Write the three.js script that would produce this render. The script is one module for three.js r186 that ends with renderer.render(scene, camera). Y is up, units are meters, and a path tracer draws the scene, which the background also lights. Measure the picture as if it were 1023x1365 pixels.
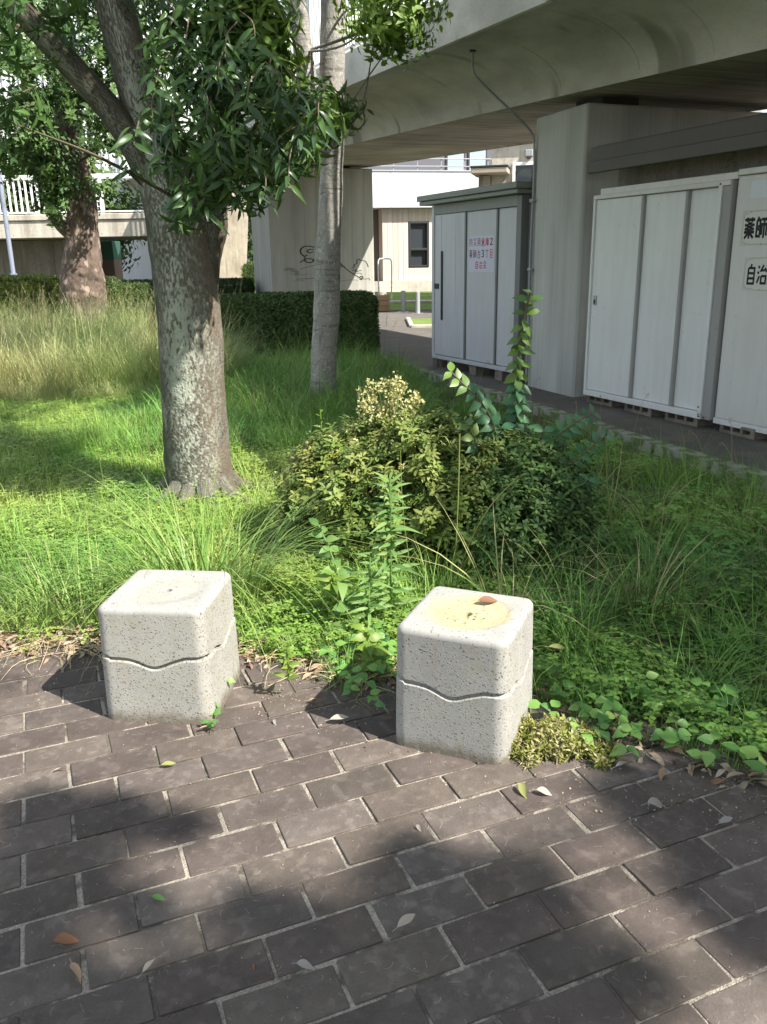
import * as THREE from 'three';
import { RoundedBoxGeometry } from 'three/addons/geometries/RoundedBoxGeometry.js';
import { mergeGeometries } from 'three/addons/utils/BufferGeometryUtils.js';

// ---------------------------------------------------------------- camera, sky, sun, exposure
const scene = new THREE.Scene();
const camera = new THREE.PerspectiveCamera(63.65, 767 / 1024, 0.05, 900);
const PITCH = THREE.MathUtils.degToRad(17), ROLL = THREE.MathUtils.degToRad(-1), EYE = 1.5, FOCAL = 1100;
camera.position.set(0, EYE, 0);
camera.rotation.order = 'YXZ';
camera.rotation.set(-PITCH, 0, ROLL);
scene.add(camera);

const sunDir = new THREE.Vector3(0.335, 0.412, 0.212).normalize();
// hazy summer sky: pale blue overhead, whiter towards the horizon and round the sun, thin soft cloud
{
  const W = 512, H = 256, d = new Float32Array(W * H * 4), hash = (x, y) => { const q = Math.sin(x * 127.1 + y * 311.7) * 43758.5453; return q - Math.floor(q); };
  const noise = (x, y) => { const a = Math.floor(x), b = Math.floor(y), u = x - a, v = y - b, f = u * u * (3 - 2 * u), g = v * v * (3 - 2 * v); return (hash(a, b) * (1 - f) + hash(a + 1, b) * f) * (1 - g) + (hash(a, b + 1) * (1 - f) + hash(a + 1, b + 1) * f) * g; };
  for (let j = 0; j < H; j++) for (let i = 0; i < W; i++) {
    const el = ((j + 0.5) / H - 0.5) * Math.PI, az = ((i + 0.5) / W - 0.5) * 2 * Math.PI, x = Math.cos(az) * Math.cos(el), y = Math.sin(el), z = Math.sin(az) * Math.cos(el), up = Math.max(0, y);
    const toSun = Math.max(0, x * sunDir.x + y * sunDir.y + z * sunDir.z), glow = 0.7 * Math.pow(toSun, 4) + 1.6 * Math.pow(toSun, 40), k = Math.pow(1 - up, 2.2), px = x / (up + 0.25) * 2.2, pz = z / (up + 0.25) * 2.2;
    let n = 0, a = 0.5; for (let o = 0, f = 1; o < 4; o++, f *= 2, a *= 0.5) n += a * noise(px * f + 40, pz * f + 40); const cloud = Math.min(1, Math.max(0, (n - 0.42) * 3.2)) * Math.min(1, up * 6);
    const base = [1.12 + 0.79 * k, 1.43 + 0.6 * k, 1.88 + 0.24 * k], o = (j * W + i) * 4; for (let c = 0; c < 3; c++) d[o + c] = (base[c] * (1 - 0.65 * cloud) + [2.5, 2.48, 2.43][c] * 0.65 * cloud + glow * [1, 0.95, 0.85][c]) * (y < 0 ? 0.45 : 1); d[o + 3] = 1;
  }
  const t = new THREE.DataTexture(d, W, H, THREE.RGBAFormat, THREE.FloatType); t.mapping = THREE.EquirectangularReflectionMapping; t.magFilter = THREE.LinearFilter; t.needsUpdate = true;
  scene.background = t; scene.environment = t; scene.backgroundIntensity = 0.28; scene.environmentIntensity = 0.28;
}
const sun = new THREE.DirectionalLight(new THREE.Color(1, 0.94, 0.86), 5.0);
sun.position.copy(sunDir).multiplyScalar(60); sun.target.position.set(0, 0, -6);
sun.position.add(sun.target.position);
sun.castShadow = true; sun.shadow.mapSize.set(4096, 4096); sun.shadow.radius = 1.1;
Object.assign(sun.shadow.camera, { left: -40, right: 40, top: 40, bottom: -40, near: 1, far: 160 });
scene.add(sun, sun.target);

const renderer = new THREE.WebGLRenderer({ antialias: true });
renderer.setSize(767, 1024);
renderer.toneMapping = THREE.LinearToneMapping;
renderer.toneMappingExposure = 2.3;
renderer.shadowMap.enabled = true; renderer.shadowMap.type = THREE.PCFSoftShadowMap;

// ---------------------------------------------------------------- helpers
function RNG(seed) { let s = seed >>> 0; return () => { s = (s + 0x6d2b79f5) | 0; let t = Math.imul(s ^ (s >>> 15), 1 | s); t = (t + Math.imul(t ^ (t >>> 7), 61 | t)) ^ t; return ((t ^ (t >>> 14)) >>> 0) / 4294967296; }; }
const V3 = (x, y, z) => new THREE.Vector3(x, y, z);
const lerp = THREE.MathUtils.lerp, clamp = THREE.MathUtils.clamp, sstep = THREE.MathUtils.smoothstep;
const COL = (r, g, b) => new THREE.Color().setRGB(r, g, b);
// measuring: where the sight line through a spot of the photograph meets the ground (height Y) or lies at a given distance ahead
function sight(x, y) {
  const a = x - 511.5, b = y - 682.5, u = a * Math.cos(ROLL) + b * Math.sin(ROLL), v = -a * Math.sin(ROLL) + b * Math.cos(ROLL);
  return V3(u, -(v * Math.cos(PITCH) + FOCAL * Math.sin(PITCH)), -(FOCAL * Math.cos(PITCH) - v * Math.sin(PITCH)));
}
function onGround(x, y, Y = 0) { const d = sight(x, y); return d.multiplyScalar((Y - EYE) / d.y).add(V3(0, EYE, 0)); }
function ahead(x, y, dist) { const d = sight(x, y); return d.multiplyScalar(-dist / d.z).add(V3(0, EYE, 0)); }

// hash noise, tileable with period p
function h2(ix, iy, s) { let n = Math.imul(ix, 374761393) + Math.imul(iy, 668265263) + Math.imul(s, 982451653); n = Math.imul(n ^ (n >>> 13), 1274126177); return ((n ^ (n >>> 16)) >>> 0) / 4294967296; }
function vn(x, y, p, s, q = p) {
  const ix = Math.floor(x), iy = Math.floor(y), fx = x - ix, fy = y - iy, m = (a, k) => ((a % k) + k) % k;
  const u = fx * fx * (3 - 2 * fx), v = fy * fy * (3 - 2 * fy);
  return lerp(lerp(h2(m(ix, p), m(iy, q), s), h2(m(ix + 1, p), m(iy, q), s), u), lerp(h2(m(ix, p), m(iy + 1, q), s), h2(m(ix + 1, p), m(iy + 1, q), s), u), v);
}
function fbm(u, v, f, oct, s, fy = f) { let a = 0.5, t = 0, n = 0; for (let i = 0; i < oct; i++) { t += a * vn(u * f, v * fy, f, s + i * 17, fy); n += a; a *= 0.5; f *= 2; fy *= 2; } return t / n; }
const toS = (x) => { x = clamp(x, 0, 1); return 255 * (x <= 0.0031308 ? 12.92 * x : 1.055 * Math.pow(x, 1 / 2.4) - 0.055); };
function tex(w, h, fn, srgb = true, rx = 1, ry = 1) {
  const d = new Uint8Array(w * h * 4);
  for (let j = 0; j < h; j++) for (let i = 0; i < w; i++) {
    const c = fn((i + 0.5) / w, (j + 0.5) / h), o = (j * w + i) * 4;
    if (typeof c === 'number') { const g = clamp(c, 0, 1) * 255; d[o] = d[o + 1] = d[o + 2] = g; }
    else for (let k = 0; k < 3; k++) d[o + k] = srgb ? toS(c[k]) : clamp(c[k], 0, 1) * 255;
    d[o + 3] = 255;
  }
  const t = new THREE.DataTexture(d, w, h); t.wrapS = t.wrapT = THREE.RepeatWrapping; t.magFilter = THREE.LinearFilter; t.minFilter = THREE.LinearMipmapLinearFilter;
  t.repeat.set(rx, ry); if (srgb) t.colorSpace = THREE.SRGBColorSpace; t.needsUpdate = true; return t;
}
const mix3 = (a, b, t) => [lerp(a[0], b[0], t), lerp(a[1], b[1], t), lerp(a[2], b[2], t)];
const mul3 = (a, k) => [a[0] * k, a[1] * k, a[2] * k];

// names
const used = new Map();
function numbered(n) { const k = used.get(n) ?? 0; used.set(n, k + 1); return k ? n + '_' + String(k).padStart(3, '0') : n; }
function tag(o, label, category, group, kind) { if (label) o.userData.label = label; if (category) o.userData.category = category; if (group) o.userData.group = group; if (kind) o.userData.kind = kind; return o; }
function thing(name, label, category, pos, turn = 0, group) { const o = new THREE.Group(); o.name = numbered(name); if (pos) o.position.set(...(pos.isVector3 ? pos.toArray() : pos)); o.rotation.y = turn; tag(o, label, category, group); scene.add(o); return o; }
function part(name, geo, mat, parent, label) { const m = new THREE.Mesh(Array.isArray(geo) ? merge(geo) : geo, mat); m.name = parent === scene ? numbered(name) : pname(parent, name); parent.add(m); if (label) m.userData.label = label; return m; }
function pname(parent, n) { const c = (parent.userData2 ??= {}); c[n] = (c[n] ?? -1) + 1; return c[n] ? n + '_' + String(c[n]).padStart(3, '0') : n; }
function structure(name, geo, mat) { const m = new THREE.Mesh(Array.isArray(geo) ? merge(geo) : geo, mat); m.name = name; m.userData = { kind: 'structure' }; scene.add(m); return m; }
function merge(list) {
  const keep = ['position', 'normal', 'uv'];
  return mergeGeometries(list.map((g) => { g = g.index ? g.toNonIndexed() : g.clone(); for (const k of Object.keys(g.attributes)) if (!keep.includes(k)) g.deleteAttribute(k); if (!g.attributes.uv) g.setAttribute('uv', new THREE.BufferAttribute(new Float32Array(g.attributes.position.count * 2), 2)); return g; }));
}
// texture coordinates in metres by the dominant axis of each face
function metreUV(g, k = 1, ox = 0, oy = 0) {
  g = g.index ? g.toNonIndexed() : g; const p = g.attributes.position, n = p.count, uv = new Float32Array(n * 2), a = V3(), b = V3(), c = V3();
  for (let i = 0; i < n; i += 3) {
    a.fromBufferAttribute(p, i); b.fromBufferAttribute(p, i + 1); c.fromBufferAttribute(p, i + 2);
    const f = b.clone().sub(a).cross(c.clone().sub(a)); const ax = Math.abs(f.x), ay = Math.abs(f.y), az = Math.abs(f.z);
    for (let j = 0; j < 3; j++) { const q = [a, b, c][j]; let s, t; if (ay >= ax && ay >= az) { s = q.x; t = -q.z; } else if (ax >= az) { s = q.z; t = q.y; } else { s = q.x; t = q.y; } uv[(i + j) * 2] = s * k + ox; uv[(i + j) * 2 + 1] = t * k + oy; }
  }
  g.setAttribute('uv', new THREE.BufferAttribute(uv, 2)); return g;
}
// a box from corner to corner with slightly rounded edges
function bx(x0, x1, y0, y1, z0, z1, r = 0.006, seg = 1) {
  const w = x1 - x0, h = y1 - y0, d = z1 - z0; r = Math.min(r, w / 2.2, h / 2.2, d / 2.2);
  const g = new RoundedBoxGeometry(w, h, d, seg, r); g.translate((x0 + x1) / 2, (y0 + y1) / 2, (z0 + z1) / 2); return metreUV(g);
}
function cyl(r0, r1, h, x, y, z, seg = 14) { const g = new THREE.CylinderGeometry(r1, r0, h, seg); g.translate(x, y + h / 2, z); return g; }
function tube(pts, r, seg = 40, rs = 8) { return new THREE.TubeGeometry(new THREE.CatmullRomCurve3(pts.map((p) => p.isVector3 ? p : V3(...p)), false, 'centripetal'), seg, r, rs); }
function geo(pos, uv, idx) { const g = new THREE.BufferGeometry(); g.setAttribute('position', new THREE.Float32BufferAttribute(pos, 3)); if (uv) g.setAttribute('uv', new THREE.Float32BufferAttribute(uv, 2)); g.setIndex(idx); g.computeVertexNormals(); return g; }
// a limb: rings of changing radius along a curve; u once round, v in metres
function limb(pts, radii, o = {}) {
  const { rs = 20, seg = 40, rough = 0.06, seed = 1, flare = 0, lobes = 5 } = o, curve = new THREE.CatmullRomCurve3(pts.map((p) => p.isVector3 ? p : V3(...p)), false, 'centripetal');
  const pos = [], uv = [], idx = [], L = curve.getLength(); let side = V3(1, 0, 0);
  for (let i = 0; i <= seg; i++) {
    const t = i / seg, c = curve.getPoint(t), d = curve.getTangent(t), e = t * (radii.length - 1), k = Math.min(Math.floor(e), radii.length - 2), r = lerp(radii[k], radii[k + 1], e - k);
    side = side.clone().sub(d.clone().multiplyScalar(side.dot(d))).normalize(); const up = d.clone().cross(side);
    for (let j = 0; j <= rs; j++) {
      const a = (j / rs) * Math.PI * 2, jj = j % rs, q = vn((jj / rs) * 6, t * L * 3, 6, seed, 4096) - 0.5, q2 = vn((jj / rs) * 14, t * L * 9, 14, seed + 5, 4096) - 0.5;
      let rr = r * (1 + rough * 2 * q + rough * q2);
      if (flare) { const f = Math.exp(-t * L / flare); rr *= 1 + f * (o.spread ?? 1) * (0.28 + 0.3 * Math.pow(Math.max(0, Math.cos(a * lobes / 2 + seed)), 2)); }
      const p = c.clone().addScaledVector(side, Math.cos(a) * rr).addScaledVector(up, Math.sin(a) * rr);
      pos.push(p.x, p.y, p.z); uv.push(j / rs, t * L);
    }
  }
  for (let i = 0; i < seg; i++) for (let j = 0; j < rs; j++) { const a = i * (rs + 1) + j, b = a + rs + 1; idx.push(a, a + 1, b, a + 1, b + 1, b); }
  const g = geo(pos, uv, idx); return g;
}
// one leaf lying along +z from its stalk, folded along its midrib
function leafGeo(L, W, o = {}) {
  const { fold = 0.25, droop = 0.25, seg = 4, peak = 0.42, tip = 1, twist = 0 } = o, pos = [], uv = [], idx = [];
  for (let i = 0; i <= seg; i++) {
    const t = i / seg, w = W / 2 * (t <= 0 ? 0.05 : t >= 1 ? 0 : Math.pow(Math.sin(Math.PI * Math.pow(t, Math.log(0.5) / Math.log(peak))), tip)), z = L * t * (1 - 0.15 * droop * t), y = -droop * L * t * t, tw = twist * t;
    for (const s of [-1, 0, 1]) { const x = s * w, yy = y + Math.abs(s) * w * fold; pos.push(x * Math.cos(tw) - (yy - y) * Math.sin(tw), y + x * Math.sin(tw) + (yy - y) * Math.cos(tw), z); uv.push(0.5 + s * 0.5, t); }
  }
  for (let i = 0; i < seg; i++) for (let k = 0; k < 2; k++) { const a = i * 3 + k, b = a + 3; if (i < seg - 1) idx.push(a, b, a + 1, a + 1, b, b + 1); else idx.push(a, b + 1, a + 1); }
  return geo(pos, uv, idx);
}
function place(g, pos, dir, roll = 0, s = 1) { // turns +z to dir
  const q = new THREE.Quaternion(), d = dir.clone().normalize(), up = Math.abs(d.y) > 0.97 ? V3(1, 0, 0) : V3(0, 1, 0), x = up.clone().cross(d).normalize(), y = d.clone().cross(x);
  const m = new THREE.Matrix4().makeBasis(x, y, d); q.setFromRotationMatrix(m).multiply(new THREE.Quaternion().setFromAxisAngle(V3(0, 0, 1), roll));
  return g.clone().applyMatrix4(new THREE.Matrix4().compose(pos, q, V3(s, s, s)));
}
const LIGHTWARD = V3(0.25, 0.62, 0.74).normalize(); // leaves turn their faces to the open, sunny side
function leafMatrix(pos, dir, roll, s, face) {
  const d = dir.clone().normalize(), up = face && Math.abs(d.dot(face)) < 0.9 ? face : Math.abs(d.y) > 0.97 ? V3(1, 0, 0) : V3(0, 1, 0), x = up.clone().cross(d).normalize(), y = d.clone().cross(x);
  const q = new THREE.Quaternion().setFromRotationMatrix(new THREE.Matrix4().makeBasis(x, y, d)).multiply(new THREE.Quaternion().setFromAxisAngle(V3(0, 0, 1), roll));
  return new THREE.Matrix4().compose(pos, q, V3(s, s, s));
}
// a sprig: leaves around a short twig
function sprig(rnd, n, L, W, o = {}) {
  const { tw = 0.08, spread = 1.0, up = 0.5, stem = true, ...lo } = o, list = [];
  for (let i = 0; i < n; i++) {
    const a = i * 2.4 + rnd() * 0.6, t = n > 1 ? i / (n - 1) : 1, d = V3(Math.cos(a) * spread, up * (0.3 + t) + (rnd() - 0.5) * 0.3, Math.sin(a) * spread);
    list.push(place(leafGeo(L * (0.75 + rnd() * 0.5), W * (0.8 + rnd() * 0.4), { ...lo, droop: (lo.droop ?? 0.25) * (0.5 + rnd()) }), V3(0, tw * (t - 0.2), 0), d, (rnd() - 0.5) * 0.8));
  }
  if (stem) { const c = new THREE.CylinderGeometry(0.0012, 0.002, tw * 1.4, 3); c.translate(0, tw * 0.1, 0); list.push(c); }
  return merge(list);
}
function inst(name, g, mat, mats, cols, parent, kind) {
  const m = new THREE.InstancedMesh(g, mat, mats.length); mats.forEach((x, i) => { m.setMatrixAt(i, x); if (cols) m.setColorAt(i, cols[i]); });
  m.name = parent === scene ? numbered(name) : pname(parent, name); if (kind) m.userData.kind = kind; parent.add(m); return m;
}
function inBall(rnd) { let v; do v = V3(rnd() * 2 - 1, rnd() * 2 - 1, rnd() * 2 - 1); while (v.lengthSq() > 1); return v; }
function randQ(rnd, tilt = 1) { const d = inBall(rnd).normalize().multiplyScalar(tilt).add(V3(0, 1, 0)).normalize(); return new THREE.Quaternion().setFromUnitVectors(V3(0, 1, 0), d).multiply(new THREE.Quaternion().setFromAxisAngle(V3(0, 1, 0), rnd() * 6.283)); }
function vary(rnd, a, b) { const t = rnd(), k = 0.75 + rnd() * 0.5; return COL(lerp(a[0], b[0], t) * k, lerp(a[1], b[1], t) * k, lerp(a[2], b[2], t) * k); }

// ---------------------------------------------------------------- materials
const std = (o) => new THREE.MeshStandardMaterial({ roughness: 0.8, ...o });
const leafMat = (rough = 0.5, through = 0.35, color = [1, 1, 1]) => new THREE.MeshPhysicalMaterial({ color: COL(...color), roughness: rough, transmission: through, thickness: 0, side: THREE.DoubleSide, specularIntensity: 0.5 });
const M = {};
// weathered concrete with stains and streaks
const concreteMap = tex(1024, 1024, (u, v) => {
  const big = fbm(u, v, 3, 4, 11), mid = fbm(u, v, 14, 4, 12), streak = fbm(u, v, 36, 3, 13, 2), fine = fbm(u, v, 180, 2, 14);
  let k = 0.72 + 0.34 * (big - 0.5) + 0.22 * (mid - 0.5) + 0.3 * (streak - 0.5) + 0.14 * (fine - 0.5);
  const pit = fbm(u, v, 90, 2, 15) > 0.75 ? 0.72 : 1, stain = sstep(fbm(u, v, 18, 3, 16, 2), 0.55, 0.8);
  return mix3(mul3([0.5, 0.485, 0.44], k * pit), [0.16, 0.15, 0.13], stain * 0.45);
}, true, 0.4, 0.4);
const concreteBump = tex(512, 512, (u, v) => 0.5 + 0.5 * (fbm(u, v, 40, 4, 21) - 0.5) - (fbm(u, v, 60, 2, 22) > 0.76 ? 0.3 : 0), false, 0.8, 0.8);
M.concrete = std({ map: concreteMap, color: COL(0.92, 0.95, 0.9), roughness: 0.9, bumpMap: concreteBump, bumpScale: 0.004 });
M.concreteDark = std({ map: concreteMap, color: COL(0.6, 0.58, 0.52), roughness: 0.92, bumpMap: concreteBump, bumpScale: 0.004 });
M.concretePale = std({ map: concreteMap, color: COL(1.25, 1.2, 1.1), roughness: 0.9, bumpMap: concreteBump, bumpScale: 0.003 });
// formwork soffit: thin boards across the deck
const soffitMap = tex(1024, 512, (u, v) => {
  const line = fbm(u, v, 120, 3, 31, 3), big = fbm(u, v, 5, 4, 32), k = 0.6 + 0.7 * (line - 0.5) + 0.5 * (big - 0.5);
  return mul3([0.6, 0.555, 0.47], k);
}, true, 0.22, 0.3);
M.soffit = std({ map: soffitMap, roughness: 0.9, bumpMap: soffitMap, bumpScale: 0.006 });
const paintMap = tex(512, 512, (u, v) => { const k = 0.93 + 0.1 * (fbm(u, v, 4, 4, 41) - 0.5) + 0.1 * (fbm(u, v, 40, 3, 43, 4) - 0.5), d = sstep(fbm(u, v, 30, 3, 42), 0.72, 0.9); return mix3([k, k, k], [0.6, 0.56, 0.5], d * 0.25); }, true, 0.6, 0.6);
M.whitePaint = std({ map: paintMap, color: COL(0.8, 0.81, 0.79), roughness: 0.4 });
M.creamPaint = std({ map: paintMap, color: COL(0.74, 0.73, 0.69), roughness: 0.45 });
M.postGrey = std({ map: paintMap, color: COL(0.36, 0.36, 0.34), roughness: 0.5 });
M.shedGrey = std({ map: paintMap, color: COL(0.6, 0.61, 0.62), roughness: 0.42 });
M.shedFrame = std({ map: paintMap, color: COL(0.2, 0.21, 0.2), roughness: 0.45 });
M.shedRoof = std({ map: paintMap, color: COL(0.27, 0.29, 0.26), roughness: 0.5 });
M.dark = std({ color: COL(0.03, 0.03, 0.032), roughness: 0.5 });
M.brownSteel = std({ map: paintMap, color: COL(0.12, 0.11, 0.1), roughness: 0.6 });
M.steel = std({ color: COL(0.42, 0.42, 0.42), roughness: 0.4, metalness: 0.7 });
M.galv = std({ color: COL(0.34, 0.36, 0.38), roughness: 0.55, metalness: 0.3 });
M.white = std({ color: COL(0.78, 0.78, 0.77), roughness: 0.5 });
M.block = std({ map: concreteMap, color: COL(0.62, 0.56, 0.5), roughness: 0.95, bumpMap: concreteBump, bumpScale: 0.003 });
M.glass = std({ color: COL(0.05, 0.06, 0.07), roughness: 0.06, metalness: 0.2 });
M.asphalt = std({ map: tex(1024, 1024, (u, v) => { const big = fbm(u, v, 4, 5, 51), f = fbm(u, v, 200, 2, 52), d = sstep(fbm(u, v, 10, 4, 53), 0.5, 0.75); return mix3(mul3([0.105, 0.095, 0.085], 0.6 + 0.5 * big + 0.5 * f), [0.17, 0.145, 0.115], d * 0.6); }, true, 0.35, 0.35), roughness: 0.95, bumpMap: tex(512, 512, (u, v) => fbm(u, v, 128, 2, 54), false, 1.2, 1.2), bumpScale: 0.004 });
M.soil = std({ map: tex(1024, 1024, (u, v) => { const b = fbm(u, v, 8, 5, 61), f = fbm(u, v, 120, 2, 62), g = sstep(fbm(u, v, 14, 4, 63), 0.42, 0.6); return mix3(mul3([0.1, 0.075, 0.05], 0.5 + b), [0.055, 0.085, 0.025], g * 0.75).map((x) => x * (0.6 + 0.8 * f)); }, true, 0.5, 0.5), roughness: 1 });
M.lawnFar = std({ map: tex(512, 512, (u, v) => { const b = fbm(u, v, 6, 4, 64), f = fbm(u, v, 110, 2, 65); return mul3([0.16, 0.24, 0.05], 0.45 + 0.5 * b + 0.6 * f); }, true, 0.5, 0.5), roughness: 1, bumpMap: tex(256, 256, (u, v) => fbm(u, v, 64, 2, 66), false, 1, 1), bumpScale: 0.03 });

// ---------------------------------------------------------------- ground
{
  const g = new THREE.PlaneGeometry(900, 900, 1, 1); g.rotateX(-Math.PI / 2);
  structure('ground', metreUV(g), M.soil);
}
// kerb line and pavement edge on the plan (x, z)
const kerbX = (z) => z > -12.9 ? 0.52 + (z + 11.2) * 0.344 : -0.065 + (z + 12.9) * 0.05;
const edgePts = [[-9, -3.5], [-3.2, -3.08], [-1.5, -2.98], [-0.9, -2.95], [-0.47, -2.84], [0.0, -2.66], [0.3, -2.48], [0.545, -2.36], [0.8, -2.24], [1.1, -2.06], [2.5, -1.25], [6, 0.6]];
const edgeZ = (x) => { for (let i = 0; i < edgePts.length - 1; i++) if (x <= edgePts[i + 1][0]) return lerp(edgePts[i][1], edgePts[i + 1][1], (x - edgePts[i][0]) / (edgePts[i + 1][0] - edgePts[i][0])); return 0.6; };
// asphalt under the bridge and along the cabinets
{
  const pos = [], uv = [], idx = []; let n = 0;
  for (let z = 6; z >= -46; z -= 1) { const x0 = z < -27 ? kerbX(z) - (-27 - z) * 0.6 : kerbX(z) + 0.06; for (const x of [x0, x0 + 12]) { pos.push(x, 0.008, z); uv.push(x, z); } n++; }
  for (let i = 0; i < n - 1; i++) { const a = i * 2; idx.push(a, a + 1, a + 2, a + 1, a + 3, a + 2); }
  structure('path', geo(pos, uv, idx), M.asphalt);
  // edging stones along the path, half sunk and mossy
  const rnd = RNG(71), mossy = std({ map: tex(256, 256, (u, v) => mix3([0.3, 0.3, 0.26], [0.12, 0.16, 0.06], sstep(fbm(u, v, 6, 4, 72), 0.35, 0.62)), true, 2, 2), roughness: 1 });
  const kerb = thing('kerb', null, null, [0, 0, 0]); kerb.userData = { kind: 'structure' };
  for (let z = -1.5; z > -12.8; z -= 0.61) {
    const z2 = z - 0.59, x = kerbX(z), x2 = kerbX(z2), a = Math.atan2(x - x2, z - z2), g = bx(-0.06, 0.06, -0.08, 0.09 + rnd() * 0.008, -0.303, 0.303, 0.012, 2);
    const m = part('kerb_stone', g, mossy, kerb); m.position.set((x + x2) / 2, 0, (z + z2) / 2); m.rotation.set((rnd() - 0.5) * 0.008, a, (rnd() - 0.5) * 0.03);
  }
}

// ---------------------------------------------------------------- pavement of brick pavers
const pavement = thing('pavement', null, null, [0, 0, 0]); pavement.userData = { kind: 'structure' };
const PA = -0.386, LA = 0.258, LB = 0.131, PX = -0.971, PZ = -1.829, PAVE_TOP = 0.012;
{
  const mortarMap = tex(1024, 1024, (u, v) => { const f = fbm(u, v, 256, 2, 81), b = fbm(u, v, 7, 5, 82), g = sstep(fbm(u, v, 14, 5, 83), 0.44, 0.62); return mix3(mul3([0.31, 0.275, 0.225], 0.25 + 0.5 * b + 0.85 * f), [0.07, 0.058, 0.045], g * 0.85); }, true, 1, 1);
  const bedBump = tex(512, 512, (u, v) => fbm(u, v, 200, 2, 85), false, 2, 2);
  const bed = std({ map: mortarMap, roughness: 1, bumpMap: bedBump, bumpScale: 0.004 });
  const sh = new THREE.Shape(); sh.moveTo(-9, -4); for (const [x, z] of edgePts) sh.lineTo(x, -z + 0.02); sh.lineTo(6, -4); sh.lineTo(-9, -4);
  const bg = new THREE.ShapeGeometry(sh); bg.rotateX(-Math.PI / 2); bg.translate(0, 0.0072, 0);
  const b = part('mortar', metreUV(bg), bed, pavement); b.userData.label = 'sandy pale mortar between the pavers';
  // faces: brown-black, chalky scratches, small white flecks
  const faces = [0, 1, 2].map((k) => {
    const sc = [], r = RNG(900 + k);
    for (let i = 0; i < 70; i++) sc.push([r(), r(), r() * 6.28, 0.01 + r() * 0.035, r() * 3 - 1.5]);
    const S = 512, grid = new Float32Array(S * S);
    for (const [x, y, a, l, c] of sc) for (let t = 0; t < 1; t += 0.01) { const an = a + c * t, px = Math.floor((x + Math.cos(an) * l * t) * S), py = Math.floor((y + Math.sin(an) * l * t) * S); grid[((py % S + S) % S) * S + (px % S + S) % S] = 0.35 + 0.5 * h2(px, py, 5); }
    for (let i = 0; i < 260; i++) { const px = Math.floor(r() * S), py = Math.floor(r() * S), m = 0.4 + r() * 0.6; grid[py * S + px] = m; if (r() < 0.4) grid[py * S + (px + 1) % S] = m; }
    return tex(S, S, (u, v) => {
      const big = fbm(u, v, 4, 4, 91 + k), mid = fbm(u, v, 26, 4, 95 + k), f = fbm(u, v, 150, 2, 97 + k), chalk = sstep(fbm(u, v, 22, 5, 99 + k), 0.52, 0.74);
      let c = mul3([0.108, 0.092, 0.08], 0.62 + 0.45 * big + 0.28 * mid + 0.18 * (f - 0.5));
      c = mix3(c, [0.22, 0.19, 0.165], chalk * 0.3 * (0.4 + mid));
      return mix3(c, [0.5, 0.46, 0.42], grid[Math.floor(v * S) * S + Math.floor(u * S)] * 0.42);
    }, true, 1.6, 1.6);
  });
  const bump = tex(512, 512, (u, v) => 0.5 * fbm(u, v, 30, 4, 105) + 0.5 * fbm(u, v, 120, 2, 106), false, 2, 2);
  const mats = []; const rt = RNG(110);
  for (let i = 0; i < 14; i++) { const k = 0.74 + rt() * 0.5; mats.push(new THREE.MeshPhysicalMaterial({ map: faces[i % 3], color: COL(k * (1 + rt() * 0.05), k, k * (0.97 + rt() * 0.05)), roughness: 0.92, specularIntensity: 0.25, bumpMap: bump, bumpScale: 0.0016 })); }
  const ca = Math.cos(PA), sa = Math.sin(PA), gap = 0.0098, rnd = RNG(120), stuff = [];
  const gs = []; for (let i = 0; i < 8; i++) {
    const g = new RoundedBoxGeometry(LA - gap, 0.05, LB - gap, 1, 0.0035), p = g.attributes.position, w = [rnd(), rnd(), rnd(), rnd()];
    for (let q = 0; q < p.count; q++) { const x = p.getX(q), z = p.getZ(q); p.setX(q, x + Math.sin(z * 90 + w[0] * 9) * 0.0008 + (w[1] - 0.5) * 0.003 * Math.sign(x)); p.setZ(q, z + Math.sin(x * 50 + w[2] * 9) * 0.0009 + (w[3] - 0.5) * 0.002 * Math.sign(z)); }
    const m = metreUV(g, 1, rnd() * 3, rnd() * 3); gs.push(m);
  }
  let count = 0;
  for (let k = -16; k < 30; k++) for (let j = -16; j < 26; j++) {
    const jj = j + (k & 1 ? 0.5 : 0) + 0.5, kk = k + 0.5, x = PX + jj * LA * ca - kk * LB * sa, z = PZ + jj * LA * sa + kk * LB * ca;
    if (z < edgeZ(x) - 0.13 || x < -5 || x > 4.5 || z > 2.4) continue;
    const dist = -z, seen = z < -1.15 && Math.abs(x) < -z * 0.52 + 0.22, q = rnd(), y = PAVE_TOP - 0.025 + (rnd() - 0.5) * 0.005, rx = (rnd() - 0.5) * 0.024, rz = (rnd() - 0.5) * 0.016, ry = -PA + (rnd() - 0.5) * 0.014;
    const dx = (rnd() - 0.5) * 0.007, dz = (rnd() - 0.5) * 0.004, gi = Math.floor(rnd() * 8), mi = Math.floor(rnd() * 14);
    if (seen && count < 300) {
      const m = part('paver', gs[gi], mats[mi], pavement); m.position.set(x + dx, y, z + dz); m.rotation.set(rx, ry, rz); count++;
    } else stuff.push(gs[gi].clone().applyMatrix4(new THREE.Matrix4().compose(V3(x + dx, y, z + dz), new THREE.Quaternion().setFromEuler(new THREE.Euler(rx, ry, rz)), V3(1, 1, 1))));
  }
  console.log('pavers', count, stuff.length);
  part('paver', stuff, mats[0], pavement).userData.kind = 'stuff';
}

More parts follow.
